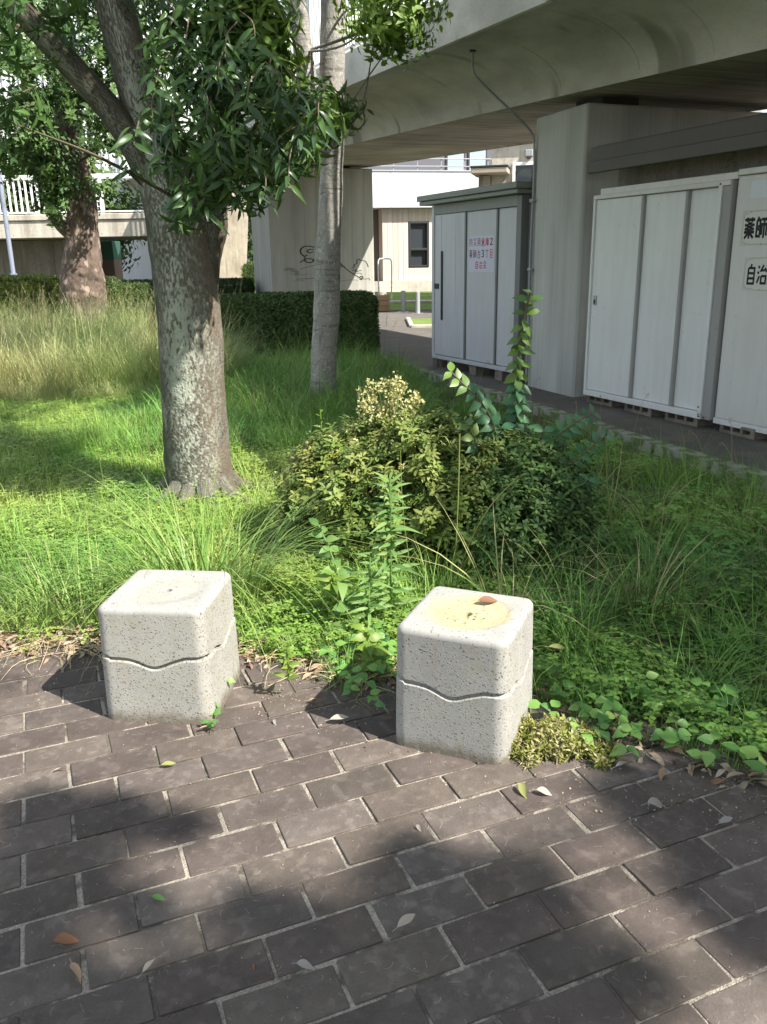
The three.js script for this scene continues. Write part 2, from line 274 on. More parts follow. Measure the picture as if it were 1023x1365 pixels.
// ---------------------------------------------------------------- footbridge
const BY = THREE.MathUtils.degToRad(20.7), SL = Math.tan(THREE.MathUtils.degToRad(3.0));
const bridge = thing('footbridge', 'grey concrete footbridge rising overhead above the storage cabinets', 'footbridge', [0, 0, 0], BY); // local -z runs along the bridge, x across it
{
  const rise = (s) => SL * (s - 8.3);
  // profile, clockwise seen along the bridge: [across, height]
  const prof = [], nrm = []; const P = (x, y) => prof.push([x, y]);
  P(5.1, 3.08); P(5.04, 3.082);
  for (let i = 1; i <= 14; i++) { const a = (i / 14) * Math.PI / 2; P(4.05 + 0.99 * Math.cos(a), 3.1 + 0.47 * Math.sin(a)); }
  P(3.99, 3.57); P(3.985, 3.545); P(3.955, 3.545); P(3.95, 3.56); P(3.93, 3.56); P(3.925, 3.535); P(3.9, 3.53); P(3.9, 3.92); P(3.92, 3.94); P(4.13, 3.94); P(4.15, 3.92); P(4.15, 3.8);
  const half = prof.slice(), mir = half.map(([x, y]) => [12.87 - x, y]).reverse(); const full = half.concat(mir);
  const ss = []; const joints = [-3, -1.2, 0.6, 2.4, 4.1, 5.82, 6.74, 8.0, 9.34, 10.32, 11.8, 13.1, 14.4, 15.9, 17.3, 19];
  for (let s = -8; s <= 66; s += 0.9) ss.push([s, 0]); for (const j of joints) { ss.push([j - 0.012, 0], [j - 0.006, 1], [j + 0.006, 1], [j + 0.012, 0]); } ss.sort((a, b) => a[0] - b[0]);
  function loft(from, to, jointed) {
    const pos = [], uv = [], idx = []; let arc = 0; const arcs = [0]; for (let i = from + 1; i <= to; i++) { arc += Math.hypot(full[i][0] - full[i - 1][0], full[i][1] - full[i - 1][1]); arcs.push(arc); }
    const n = to - from + 1;
    for (const [s, jn] of ss) for (let i = from; i <= to; i++) {
      let [x, y] = full[i]; if (jn && jointed && i > 1 && i < 16) { x += 0.008; y += 0.007; }
      pos.push(x, y + rise(s), -s); uv.push(s, arcs[i - from]);
    }
    for (let r = 0; r < ss.length - 1; r++) for (let i = 0; i < n - 1; i++) { const a = r * n + i, b = a + n; idx.push(a, a + 1, b, a + 1, b + 1, b); }
    return geo(pos, uv, idx).toNonIndexed();
  }
  const coveMap = tex(1024, 512, (u, v) => {
    const big = fbm(u, v, 5, 4, 131, 3), mid = fbm(u, v, 30, 4, 132, 12), band = sstep(fbm(u, v, 40, 2, 133, 2), 0.62, 0.78) * sstep(fbm(u, v, 6, 3, 134, 2), 0.45, 0.65), fine = fbm(u, v, 220, 2, 135);
    return mix3(mul3([0.66, 0.635, 0.595], 0.78 + 0.35 * (big - 0.5) * 2 + 0.25 * (mid - 0.5) + 0.12 * (fine - 0.5)), [0.16, 0.165, 0.135], band * 0.65);
  }, true, 0.125, 0.5);
  const cove = std({ map: coveMap, roughness: 0.88, bumpMap: concreteBump, bumpScale: 0.004 });
  const iFas = 16;
  const flat = (g) => { g.computeVertexNormals(); return g; };
  const lower = loft(1, iFas, true); { // smooth cove
    const n = iFas; }
  part('deck_edge', lower, cove, bridge, 'curved grey underside of the bridge deck edge');
  part('parapet', flat(loft(iFas, half.length - 1, false)), std({ map: coveMap, color: COL(1.2, 1.2, 1.2), roughness: 0.9, bumpMap: concreteBump, bumpScale: 0.004 }), bridge);
  part('deck', flat(loft(half.length - 1, half.length, false)), M.concrete, bridge);
  part('parapet', flat(loft(half.length, full.length - 2 - 15, false)), M.concrete, bridge);
  part('deck_edge', loft(full.length - 2 - 15, full.length - 1, false), cove, bridge);
  { // soffit closes the profile, with a shallow lip at its edge
    const pos = [], uv = [], idx = []; const xs = [5.04, 5.1, 5.16, 7.71, 7.77, 7.83], ys = [3.082, 3.08, 3.1, 3.1, 3.08, 3.082];
    for (const [s] of ss) xs.forEach((x, i) => { pos.push(x, ys[i] + rise(s), -s); uv.push(s, x); });
    for (let r = 0; r < ss.length - 1; r++) for (let i = 0; i < 5; i++) { const a = r * 6 + i, b = a + 6; idx.push(a, b, a + 1, a + 1, b, b + 1); }
    part('soffit', geo(pos, uv, idx).toNonIndexed(), M.soffit, bridge);
  }
  // railings: top rail, posts, close-set bars
  for (const side of [4.02, 8.85]) {
    const rail = [], bars = [], posts = [];
    const seg = (x, y0, s0, s1, w, h) => { const L = (s1 - s0) / Math.cos(Math.atan(SL)), g = new RoundedBoxGeometry(w, h, L, 1, 0.008); g.rotateX(Math.atan(SL)); g.translate(x, y0 + rise((s0 + s1) / 2), -(s0 + s1) / 2); return g; };
    rail.push(seg(side, 5.03, -8, 64, 0.07, 0.05), seg(side, 4.02, -8, 64, 0.05, 0.04));
    for (let s = -8; s < 64; s += 0.12) { const g = new THREE.BoxGeometry(0.03, 0.98, 0.05); g.translate(side, 4.52 + rise(s), -s); bars.push(g); }
    for (let s = -8; s < 64; s += 1.95) { const g = new THREE.BoxGeometry(0.05, 1.06, 0.06); g.translate(side, 4.47 + rise(s), -s + 0.065); posts.push(g); }
    part('top_rail', rail, M.white, bridge); part('railing_bar', bars, M.white, bridge).userData.kind = 'stuff'; part('railing_post', posts, M.white, bridge).userData.kind = 'stuff';
  }
  // piers
  function pier(x0, x1, s0, s1, mat, label, topGap = 0.1) {
    const t = 3.08 + rise((s0 + s1) / 2) - topGap, g = bx(x0, x1, -0.1, t, -s1, -s0, 0.03, 2);
    const m = part('pier', g, mat, bridge, label);
    part('bearing', bx(x0 + 0.35, x0 + 0.8, t, t + topGap + 0.04, -(s0 + s1) / 2 - 0.25, -(s0 + s1) / 2 + 0.25, 0.005), M.dark, m);
    part('bearing', bx(x1 - 0.8, x1 - 0.35, t, t + topGap + 0.04, -(s0 + s1) / 2 - 0.25, -(s0 + s1) / 2 + 0.25, 0.005), M.dark, m);
    return [m, t];
  }
  const boardPier = std({ map: tex(1024, 1024, (u, v) => {
    const b = u * 8, i = Math.floor(b), f = b - i, edge = Math.min(f, 1 - f), tone = 0.95 + 0.1 * h2(i, 3, 9), grain = fbm(u, v, 90, 3, 141, 3), big = fbm(u, v, 5, 4, 142), drip = sstep(fbm(u, v, 22, 3, 143, 1), 0.58, 0.8);
    let c = mul3([0.56, 0.56, 0.52], tone * (0.7 + 0.3 * big + 0.16 * (grain - 0.5))); c = mix3(c, [0.22, 0.22, 0.195], drip * 0.3); return edge < 0.006 && i % 3 === 0 ? mul3(c, 0.6) : c;
  }, true, 0.8, 0.25), roughness: 0.92, bumpMap: concreteBump, bumpScale: 0.004 });
  const [p1] = pier(5.2, 9.2, 7.76, 8.76, boardPier, 'board-marked grey concrete pier between the grey shed and the white cabinets');
  const [p2] = pier(5.06, 7.8, 21, 23, Object.assign(boardPier.clone(), { color: COL(0.72, 0.71, 0.68) }), 'grey concrete pier with black graffiti behind the hedge');  // darker clone: the shade under the bridge is put into its colour
  { // tapered pier far off
    const sh = new THREE.Shape(); sh.moveTo(7.4, -0.1); sh.lineTo(9.55, -0.1); sh.lineTo(10.05, 2.95 + rise(46)); sh.lineTo(6.3, 2.95 + rise(46)); sh.lineTo(7.4, -0.1);
    const g = new THREE.ExtrudeGeometry(sh, { depth: 1.6, bevelEnabled: true, bevelSize: 0.03, bevelThickness: 0.03, bevelSegments: 1 }); g.translate(0, 0, -47.5);
    part('pier', metreUV(g), std({ map: concreteMap, color: COL(0.95, 0.85, 0.75), roughness: 0.9 }), bridge, 'tan concrete pier far off that widens towards its top');
  }
  // graffiti on the pier behind the hedge: black scrawls
  {
    const W = 512, H = 512, cv = document.createElement('canvas'); cv.width = W; cv.height = H; const c = cv.getContext('2d'); c.fillStyle = '#000'; c.fillRect(0, 0, W, H); c.lineCap = 'round'; c.lineJoin = 'round';
    const line = (pts, w, a = 1) => { c.strokeStyle = `rgba(255,255,255,${a})`; c.lineWidth = w; c.beginPath(); c.moveTo(...pts[0]); for (let i = 1; i < pts.length - 1; i++) { const mx = (pts[i][0] + pts[i + 1][0]) / 2, my = (pts[i][1] + pts[i + 1][1]) / 2; c.quadraticCurveTo(...pts[i], mx, my); } c.lineTo(...pts[pts.length - 1]); c.stroke(); };
    line([[190, 130], [150, 112], [118, 140], [114, 180], [134, 214], [150, 205]], 9); line([[185, 150], [160, 148], [150, 170], [166, 184], [184, 172]], 8); line([[134, 214], [140, 235]], 6);
    line([[140, 235], [176, 232], [190, 255], [165, 275], [140, 262], [136, 240]], 9); line([[136, 240], [112, 268]], 7);
    line([[110, 330], [150, 310], [180, 296], [210, 306]], 4, 0.7); line([[30, 330], [80, 320], [60, 345], [100, 350], [90, 372]], 22, 0.22); line([[60, 372], [110, 388], [150, 372]], 14, 0.16);
    line([[88, 420], [140, 418], [210, 414]], 4, 0.8); line([[70, 438], [130, 434]], 3, 0.6);
    line([[330, 270], [352, 320], [400, 380], [440, 420]], 6); line([[318, 300], [350, 290], [330, 318], [358, 312]], 5); line([[440, 420], [452, 400], [462, 424], [440, 432], [452, 440]], 9); line([[452, 430], [478, 440], [492, 424], [500, 446]], 4);
    line([[398, 330], [420, 310], [405, 300], [432, 286], [424, 262], [440, 240], [446, 262], [470, 258], [484, 280], [492, 320]], 5); line([[404, 350], [430, 340], [412, 366], [450, 352]], 6); line([[400, 380], [440, 372], [456, 390]], 4); line([[330, 450], [380, 436], [430, 444]], 3, 0.7);
    const t = new THREE.CanvasTexture(cv); const m = new THREE.MeshStandardMaterial({ color: COL(0.025, 0.025, 0.028), roughness: 0.7, alphaMap: t, transparent: true });
    const g = new THREE.PlaneGeometry(2.45, 1.35); g.translate(6.5, 1.5, -21 + 0.004); part('graffiti', g, m, p2, 'black scrawled graffiti');
  }
  // construction joints on the near pier and the conduit
  const wire = tube([[4.34, 3.62, -8.62], [4.34, 3.5, -8.62], [4.34, 3.36, -8.6], [4.42, 3.28, -8.6], [4.9, 2.98, -8.68], [5.13, 2.82, -8.72], [5.165, 2.72, -8.72], [5.165, 1.5, -8.72], [5.165, 0.05, -8.72]], 0.013, 90, 8);
  const cd = part('conduit', wire, M.galv, bridge, 'thin grey conduit bent from the bridge down its pier');
  part('conduit_box', cyl(0.035, 0.03, 0.06, 4.34, 3.55, -8.62), M.dark, cd);
  for (const y of [0.6, 1.35, 2.1]) part('clamp', bx(5.15, 5.19, y, y + 0.03, -8.76, -8.68, 0.004), M.galv, cd);
}

// ---------------------------------------------------------------- writing: Japanese characters as strokes on a 10 x 10 grid
const bxs = (a, b, c, d) => [[a, b], [c, b], [c, d], [a, d], [a, b]];
const MU = (x, y, s) => [[[x + 3 * s, y], [x, y + 3.6 * s], [x + 6.4 * s, y + 3.2 * s]], [[x + 5 * s, y + 1.8 * s], [x + 7.2 * s, y + 4.6 * s]]];
const KANJI = {
  '自': [[[5, 0], [4, 1.8]], bxs(2, 2, 8, 9.8), [[2, 4.6], [8, 4.6]], [[2, 7.2], [8, 7.2]]],
  '治': [[[0.8, 1], [2.2, 2]], [[0.4, 3.8], [1.8, 4.8]], [[0.5, 9.5], [2.5, 6]], ...MU(3.8, 0.5, 0.75), bxs(4.3, 6, 8.8, 9.6)],
  '会': [[[5, 0], [0.3, 4.2]], [[5, 0], [9.7, 4.2]], [[3, 4], [7, 4]], [[1.2, 6], [8.8, 6]], [[4.5, 6], [2.3, 9.3], [7.8, 8.8]], [[6.6, 7.3], [8.6, 9.8]]],
  '薬': [[[0.5, 1.1], [9.5, 1.1]], [[3, 0], [3, 2.2]], [[7, 0], [7, 2.2]], [[5, 2], [4.5, 3]], bxs(3.3, 3, 6.7, 6), [[3.3, 4.5], [6.7, 4.5]], [[1, 3], [2.2, 4.2]], [[1, 6], [2.4, 5]], [[9, 3], [7.8, 4.2]], [[9, 6], [7.6, 5]], [[0.4, 7], [9.6, 7]], [[5, 6], [5, 10]], [[4.6, 7.2], [1, 9.8]], [[5.4, 7.2], [9, 9.8]]],
  '師': [[[2.2, 0], [1.2, 1.5]], [[0.8, 1.5], [0.8, 9.6]], [[0.8, 1.5], [3.6, 1.5], [3.6, 4.5], [0.8, 4.5]], [[0.8, 5.8], [3.8, 5.8], [3.8, 9], [0.8, 9]], [[4.6, 1.2], [9.8, 1.2]], [[7.2, 1.2], [7.2, 10]], [[5.2, 8.5], [5.2, 3.6], [9.3, 3.6], [9.3, 8.2], [8.5, 8]]],
  '台': [...MU(2, 0, 1), bxs(2.2, 5.8, 7.8, 9.8)],
  '丁': [[[0.8, 1.2], [9.2, 1.2]], [[5.2, 1.2], [5.2, 9.4], [3.8, 8.6]]],
  '目': [bxs(2.3, 0.4, 7.7, 9.8), [[2.3, 3.5], [7.7, 3.5]], [[2.3, 6.6], [7.7, 6.6]]],
  '防': [[[1, 0.5], [1, 10]], [[1, 0.6], [3.4, 0.6], [2.3, 3.2], [3.4, 5], [2.6, 6.6], [1.8, 6.4]], [[6.7, 0], [6.7, 1.8]], [[4.2, 2], [9.8, 2]], [[6.4, 2], [6, 6], [3.8, 9.8]], [[6.2, 4.6], [9, 4.6], [8.6, 9.4], [7.4, 9]]],
  '災': [[[2, 0], [1.2, 1.6], [2.2, 3]], [[5, 0], [4.2, 1.6], [5.2, 3]], [[8, 0], [7.2, 1.6], [8.2, 3]], [[2.2, 4.6], [3, 6.4]], [[8, 4.4], [6.6, 6.2]], [[5, 3.8], [5, 6.4], [1, 10]], [[5, 6.4], [9.2, 10]]],
  '用': [[[8.4, 0.6], [1.8, 0.6], [1.8, 6.5], [0.8, 9.8]], [[8.4, 0.6], [8.4, 9.6], [7.4, 9.4]], [[5, 0.6], [5, 9.6]], [[1.8, 3.6], [8.4, 3.6]], [[1.8, 6.4], [8.4, 6.4]]],
  '倉': [[[5, 0], [0.3, 3.6]], [[5, 0], [9.7, 3.6]], [[3.4, 2.8], [6.6, 2.8]], [[2.4, 4], [7.6, 4], [7.6, 6.2], [2.4, 6.2]], [[2.4, 5.1], [7.6, 5.1]], [[2.4, 4], [2.4, 6.4], [1, 9.8]], bxs(3.4, 7.4, 8, 9.8)],
  '庫': [[[5, 0], [5, 1.2]], [[9.6, 1.2], [1.6, 1.2], [1.6, 6], [0.4, 9.8]], [[2.8, 2.8], [9.4, 2.8]], bxs(3.6, 4, 8.6, 6.8), [[3.6, 5.4], [8.6, 5.4]], [[2.4, 8.2], [9.8, 8.2]], [[6.1, 1.8], [6.1, 10]]],
};
function writeChar(c, ch, x, y, w, h, font) {
  if (!KANJI[ch]) { c.font = `bold ${h * 1.25}px sans-serif`; c.textAlign = 'center'; c.textBaseline = 'middle'; c.fillText(ch, x + w / 2, y + h / 2); return; }
  for (const st of KANJI[ch]) { c.beginPath(); st.forEach(([a, b], i) => c[i ? 'lineTo' : 'moveTo'](x + a / 10 * w, y + b / 10 * h)); c.stroke(); }
}
function signTexture(W, H, draw) { const cv = document.createElement('canvas'); cv.width = W; cv.height = H; const c = cv.getContext('2d'); c.lineCap = 'butt'; c.lineJoin = 'miter'; draw(c, W, H); const t = new THREE.CanvasTexture(cv); t.colorSpace = THREE.SRGBColorSpace; return t; }
function sheet(x0, x1, y0, y1, z) { const g = new THREE.PlaneGeometry(x1 - x0, y1 - y0); g.translate((x0 + x1) / 2, (y0 + y1) / 2, z); return g; }

// ---------------------------------------------------------------- concrete blocks
const blockGeo = (() => { // hollow block lying on its side: openings face the path
  const L = 0.39, H = 0.1, D = 0.19, sh = new THREE.Shape(); sh.moveTo(0, 0); sh.lineTo(L, 0); sh.lineTo(L, H); sh.lineTo(0, H); sh.lineTo(0, 0);
  for (let k = 0; k < 3; k++) { const x = 0.035 + k * 0.112, h = new THREE.Path(), w = 0.086; h.moveTo(x, 0.026); h.lineTo(x, H - 0.026); h.lineTo(x + w, H - 0.026); h.lineTo(x + w, 0.026); h.lineTo(x, 0.026); sh.holes.push(h); }
  const g = new THREE.ExtrudeGeometry(sh, { depth: D, bevelEnabled: true, bevelSize: 0.003, bevelThickness: 0.003, bevelSegments: 1 }); g.translate(0, 0.003, -D); return metreUV(g);
})();

// ---------------------------------------------------------------- white steel cabinets beside the path
const CYAW = THREE.MathUtils.degToRad(-65.7); // local x runs towards the viewer along the path, local z faces the path
const onCab = (x, y, z) => V3(x, y, z).applyAxisAngle(V3(0, 1, 0), CYAW).add(V3(2.158, 0, -8.771));
{
  const c = thing('storage_cabinet', 'white steel storage cabinet with three sliding doors beside the concrete pier', 'cabinet', [2.158, 0, -8.771], CYAW);
  const D = 0.85, b = 0.105;
  part('body', [bx(0, 1.75, b + 0.03, 2.06, -D, -0.07, 0.008)], M.whitePaint, c);
  part('base_rail', bx(0, 1.66, b - 0.012, b + 0.045, -0.075, 0.012, 0.005), M.whitePaint, c);
  part('top_rail', bx(0, 1.745, 2.035, 2.075, -0.09, 0.012, 0.005), M.creamPaint, c);
  part('roof', bx(0.05, 1.775, 2.078, 2.135, -D - 0.02, -0.03, 0.006), M.creamPaint, c);
  const d1 = part('door', bx(0.03, 0.69, b + 0.05, 2.03, -0.068, -0.01, 0.004), M.whitePaint, c);
  part('edge_strip', bx(0.692, 0.722, b + 0.05, 2.03, -0.068, 0.004, 0.004), M.postGrey, d1);
  const hb = part('handle', bx(0.07, 0.115, 1.02, 1.115, -0.012, 0.002, 0.004), M.steel, d1); part('keyhole', bx(0.08, 0.105, 1.035, 1.075, -0.002, 0.006, 0.002), M.dark, c);
  const d2 = part('door', bx(0.724, 1.235, b + 0.05, 2.03, -0.068, -0.026, 0.004), M.whitePaint, c);
  part('edge_strip', bx(1.237, 1.267, b + 0.05, 2.03, -0.068, -0.008, 0.004), M.postGrey, d2);
  part('door', bx(1.269, 1.62, b + 0.05, 2.03, -0.068, -0.042, 0.004), M.whitePaint, c);
  part('left_post', bx(0, 0.028, b, 2.06, -0.07, 0.01, 0.004), M.whitePaint, c).name = 'post';
  part('post', bx(1.622, 1.66, b, 2.05, -0.07, 0.012, 0.004), M.whitePaint, c);
  part('post', bx(1.662, 1.755, b - 0.01, 2.075, -0.1, -0.004, 0.006), M.postGrey, c, 'grey corner post');
  for (const [x, y] of [[1.64, 2.05], [1.64, b + 0.012], [1.7, b + 0.012], [1.63, 0.2]]) { const g = new THREE.CylinderGeometry(0.008, 0.009, 0.005, 8); g.rotateX(Math.PI / 2); g.translate(x, y, 0.0125); part('rivet', g, M.dark, c); }
  const c2 = thing('storage_cabinet', 'pale steel storage cabinet with torn black lettering, at the right edge of the picture', 'cabinet', [2.158, 0, -8.771], CYAW);
  part('body', bx(1.768, 3.6, 0.1, 2.1, -D, -0.05, 0.008), M.creamPaint, c2);
  part('base_rail', bx(1.765, 3.6, 0.075, 0.125, -0.08, -0.035, 0.005), M.whitePaint, c2);
  part('roof', bx(1.785, 3.64, 2.103, 2.15, -D, -0.02, 0.006), M.creamPaint, c2);
  part('door', bx(1.78, 2.44, 0.13, 2.07, -0.05, -0.038, 0.004), M.creamPaint, c2);
  part('door', bx(2.455, 3.1, 0.13, 2.07, -0.05, -0.03, 0.004), M.creamPaint, c2);
  part('door', bx(3.112, 3.58, 0.13, 2.07, -0.05, -0.038, 0.004), M.creamPaint, c2);
  const tape = part('label_strip', sheet(1.915, 2.4, 1.92, 2.05, -0.0355), std({ color: COL(0.72, 0.76, 0.8), roughness: 0.6 }), c2, 'blank pale label strip');
  const torn = (c, W, H, pad, s) => { const r = RNG(s); c.fillStyle = '#dcdad2'; c.beginPath(); for (let i = 0; i <= 60; i++) { const a = i / 60 * 6.2832, ex = Math.sign(Math.cos(a)) * Math.pow(Math.abs(Math.cos(a)), 0.4), ey = Math.sign(Math.sin(a)) * Math.pow(Math.abs(Math.sin(a)), 0.4), k = 0.97 - r() * pad; c.lineTo(W / 2 + ex * W / 2 * k, H / 2 + ey * H / 2 * k); } c.closePath(); c.fill(); c.strokeStyle = 'rgba(90,88,80,.6)'; c.lineWidth = 3; c.stroke(); };
  const faded = (W, H, s, text, cw, ch, x0, y0) => signTexture(W, H, (c) => {
    c.fillStyle = '#d0cec4'; c.fillRect(0, 0, W, H); torn(c, W, H, 0.07, s); c.strokeStyle = '#1d1f24'; c.fillStyle = '#1d1f24'; c.lineWidth = cw * 0.165; [...text].forEach((q, i) => writeChar(c, q, x0 + i * (cw + 12), y0, cw, ch));
    const r = RNG(s + 9); c.strokeStyle = 'rgba(210,207,198,.8)'; c.lineWidth = 3; for (let i = 0; i < 26; i++) { const x = r() * W, y = r() * H; c.beginPath(); c.moveTo(x, y); c.lineTo(x + (r() - 0.5) * 60, y + (r() - 0.5) * 16); c.stroke(); }
    c.strokeStyle = 'rgba(40,40,44,.7)'; for (let i = 0; i < 14; i++) { const x = r() * W, y = r() < 0.5 ? 4 + r() * 12 : H - 16 + r() * 12; c.beginPath(); c.moveTo(x, y); c.lineTo(x + r() * 26, y - 2); c.stroke(); }
  });
  part('lettering', sheet(1.86, 2.32, 1.56, 1.83, -0.0355), std({ map: faded(620, 300, 5, '薬師台', 150, 180, 36, 60), roughness: 0.75 }), c2, 'torn paper lettering reading 薬師台');
  part('lettering', sheet(1.93, 2.33, 1.21, 1.47, -0.0355), std({ map: faded(560, 320, 15, '自治会', 140, 190, 42, 66), roughness: 0.75 }), c2, 'torn paper lettering reading 自治会');
  // blocks under the cabinets
  const lab = ['hollow concrete block under the left end of the white cabinet', 'hollow concrete block under the middle of the white cabinet', 'hollow concrete block under the right end of the white cabinet', 'hollow concrete block under the cabinet with black lettering'];
  const first = new THREE.Mesh(blockGeo, M.block);
  [[0.0, -0.05, 0.02], [0.62, -0.03, -0.03], [1.2, -0.02, 0.04], [1.84, -0.05, -0.05]].forEach(([x, z, t], i) => {
    const m = i ? first.clone() : first; m.name = numbered('concrete_block'); m.position.copy(onCab(x, 0.008, z)); m.rotation.y = CYAW + t; tag(m, lab[i], 'concrete block', 'blocks under the cabinets'); if (i === 3) m.scale.y = 0.85; scene.add(m);
  });
  // dark lean-to roof above the cabinets
  const r = thing('lean_to_roof', 'dark brown metal roof with a deep fascia above the white cabinets', 'roof', [2.158, 0, -8.771], CYAW);
  part('fascia', [bx(-0.14, 5.4, 2.29, 2.4, -0.06, 0.0, 0.008), bx(-0.14, 5.4, 2.4, 2.53, -0.1, -0.03, 0.008)], M.brownSteel, r);
  part('roof_sheet', bx(-0.13, 5.4, 2.5, 2.55, -2.4, -0.1, 0.005), M.brownSteel, r);
  part('back_wall', bx(-0.12, 5.4, 2.06, 2.5, -0.42, -0.38, 0.005), M.concreteDark, r);
  part('post', bx(5.2, 5.3, 0, 2.49, -1.2, -1.1, 0.005), M.brownSteel, r);
}

// ---------------------------------------------------------------- grey shed
{
  const yaw = THREE.MathUtils.degToRad(-64.3), c = thing('storage_shed', 'grey steel storage shed with a white and red notice on its door', 'shed', [0.745, 0, -12.074], yaw);
  const b = 0.155, D = 1.0;
  part('body', bx(0.03, 2.1, b + 0.02, 2.1, -D, -0.06, 0.008), M.shedGrey, c);
  part('post', bx(0, 0.06, b - 0.02, 2.19, -0.08, 0.01, 0.006), M.shedGrey, c); part('post', bx(2.03, 2.13, b - 0.02, 2.19, -0.1, 0.01, 0.006), M.shedFrame, c, 'corner post coloured dark for the shade by the pier');  // right post dark: shade of the gap beside it put into the colour
  part('lintel', bx(0.06, 2.03, 2.075, 2.2, -0.08, 0.004, 0.005), M.shedRoof, c);
  part('roof', [bx(-0.2, 2.16, 2.205, 2.255, -D - 0.1, 0.1, 0.01, 2), bx(-0.22, 2.18, 2.258, 2.33, -D - 0.12, 0.13, 0.012, 2)], M.shedRoof, c);
  part('base_rail', bx(0.05, 2.1, b - 0.02, b + 0.03, -0.08, 0.012, 0.005), M.shedGrey, c);
  const d1 = part('door', bx(0.065, 0.85, b + 0.04, 2.07, -0.06, -0.006, 0.004), M.shedGrey, c);
  part('rib', [0.24, 0.62, 0.68, 0.74].map((x) => bx(x, x + 0.008, b + 0.05, 2.06, -0.006, -0.002, 0.001)), M.shedFrame, d1).material = M.shedGrey;
  part('handle', bx(0.255, 0.29, 0.68, 1.6, -0.004, 0.014, 0.006), M.dark, d1);
  part('lock', bx(0.07, 0.18, 1.1, 1.17, -0.004, 0.008, 0.004), M.dark, d1);
  const d2 = part('door', bx(0.89, 1.57, b + 0.04, 2.07, -0.06, -0.018, 0.004), M.shedGrey, c);
  part('door', bx(1.61, 2.02, b + 0.04, 2.07, -0.06, -0.03, 0.004), M.shedGrey, c);
  part('edge_strip', bx(0.852, 0.886, b + 0.04, 2.07, -0.06, 0.0, 0.003), M.shedFrame, d1); part('edge_strip', bx(1.572, 1.606, b + 0.04, 2.07, -0.06, -0.012, 0.003), M.shedFrame, d2);
  const t = signTexture(512, 400, (c2, W, H) => {
    c2.fillStyle = '#ced0dc'; c2.fillRect(0, 0, W, H); c2.strokeStyle = 'rgba(150,155,170,.6)'; c2.lineWidth = 2; for (const x of [380, 410, 440, 470]) { c2.beginPath(); c2.moveTo(x, 250); c2.lineTo(x, H); c2.stroke(); }
    c2.lineWidth = 9; const row = (s, x0, y, cw, ch, col) => { [...s].forEach((q, i) => { c2.strokeStyle = c2.fillStyle = Array.isArray(col) ? col[i] : col; writeChar(c2, q, x0 + i * (cw + 12), y, cw, ch); }); };
    row('防災用倉庫2', 16, 26, 68, 88, ['#a06a86', '#97456a', '#a04468', '#a5385c', '#ae2a4c', '#7a2038']); row('薬師台3丁目', 16, 152, 68, 92, ['#7a4a66', '#744a66', '#74405c', '#74405c', '#7a4a66', '#b81f3c']); row('自治会', 136, 276, 68, 86, '#b02442');
  });
  part('notice', sheet(0.935, 1.545, 1.33, 1.77, -0.0145), std({ map: t, roughness: 0.5 }), d2, 'white notice reading 防災用倉庫2 薬師台3丁目 自治会');
  for (const [x, w] of [[0.0, 0.12], [0.42, 0.16], [1.0, 0.17], [1.62, 0.17]]) part('foot', bx(x, x + w, -0.02, b - 0.022, -0.24, -0.005, 0.01), M.block, c);
  for (const x of [0.0, 1.0, 1.8]) part('foot', bx(x, x + 0.17, -0.02, b - 0.022, -D, -D + 0.24, 0.01), M.block, c);
}

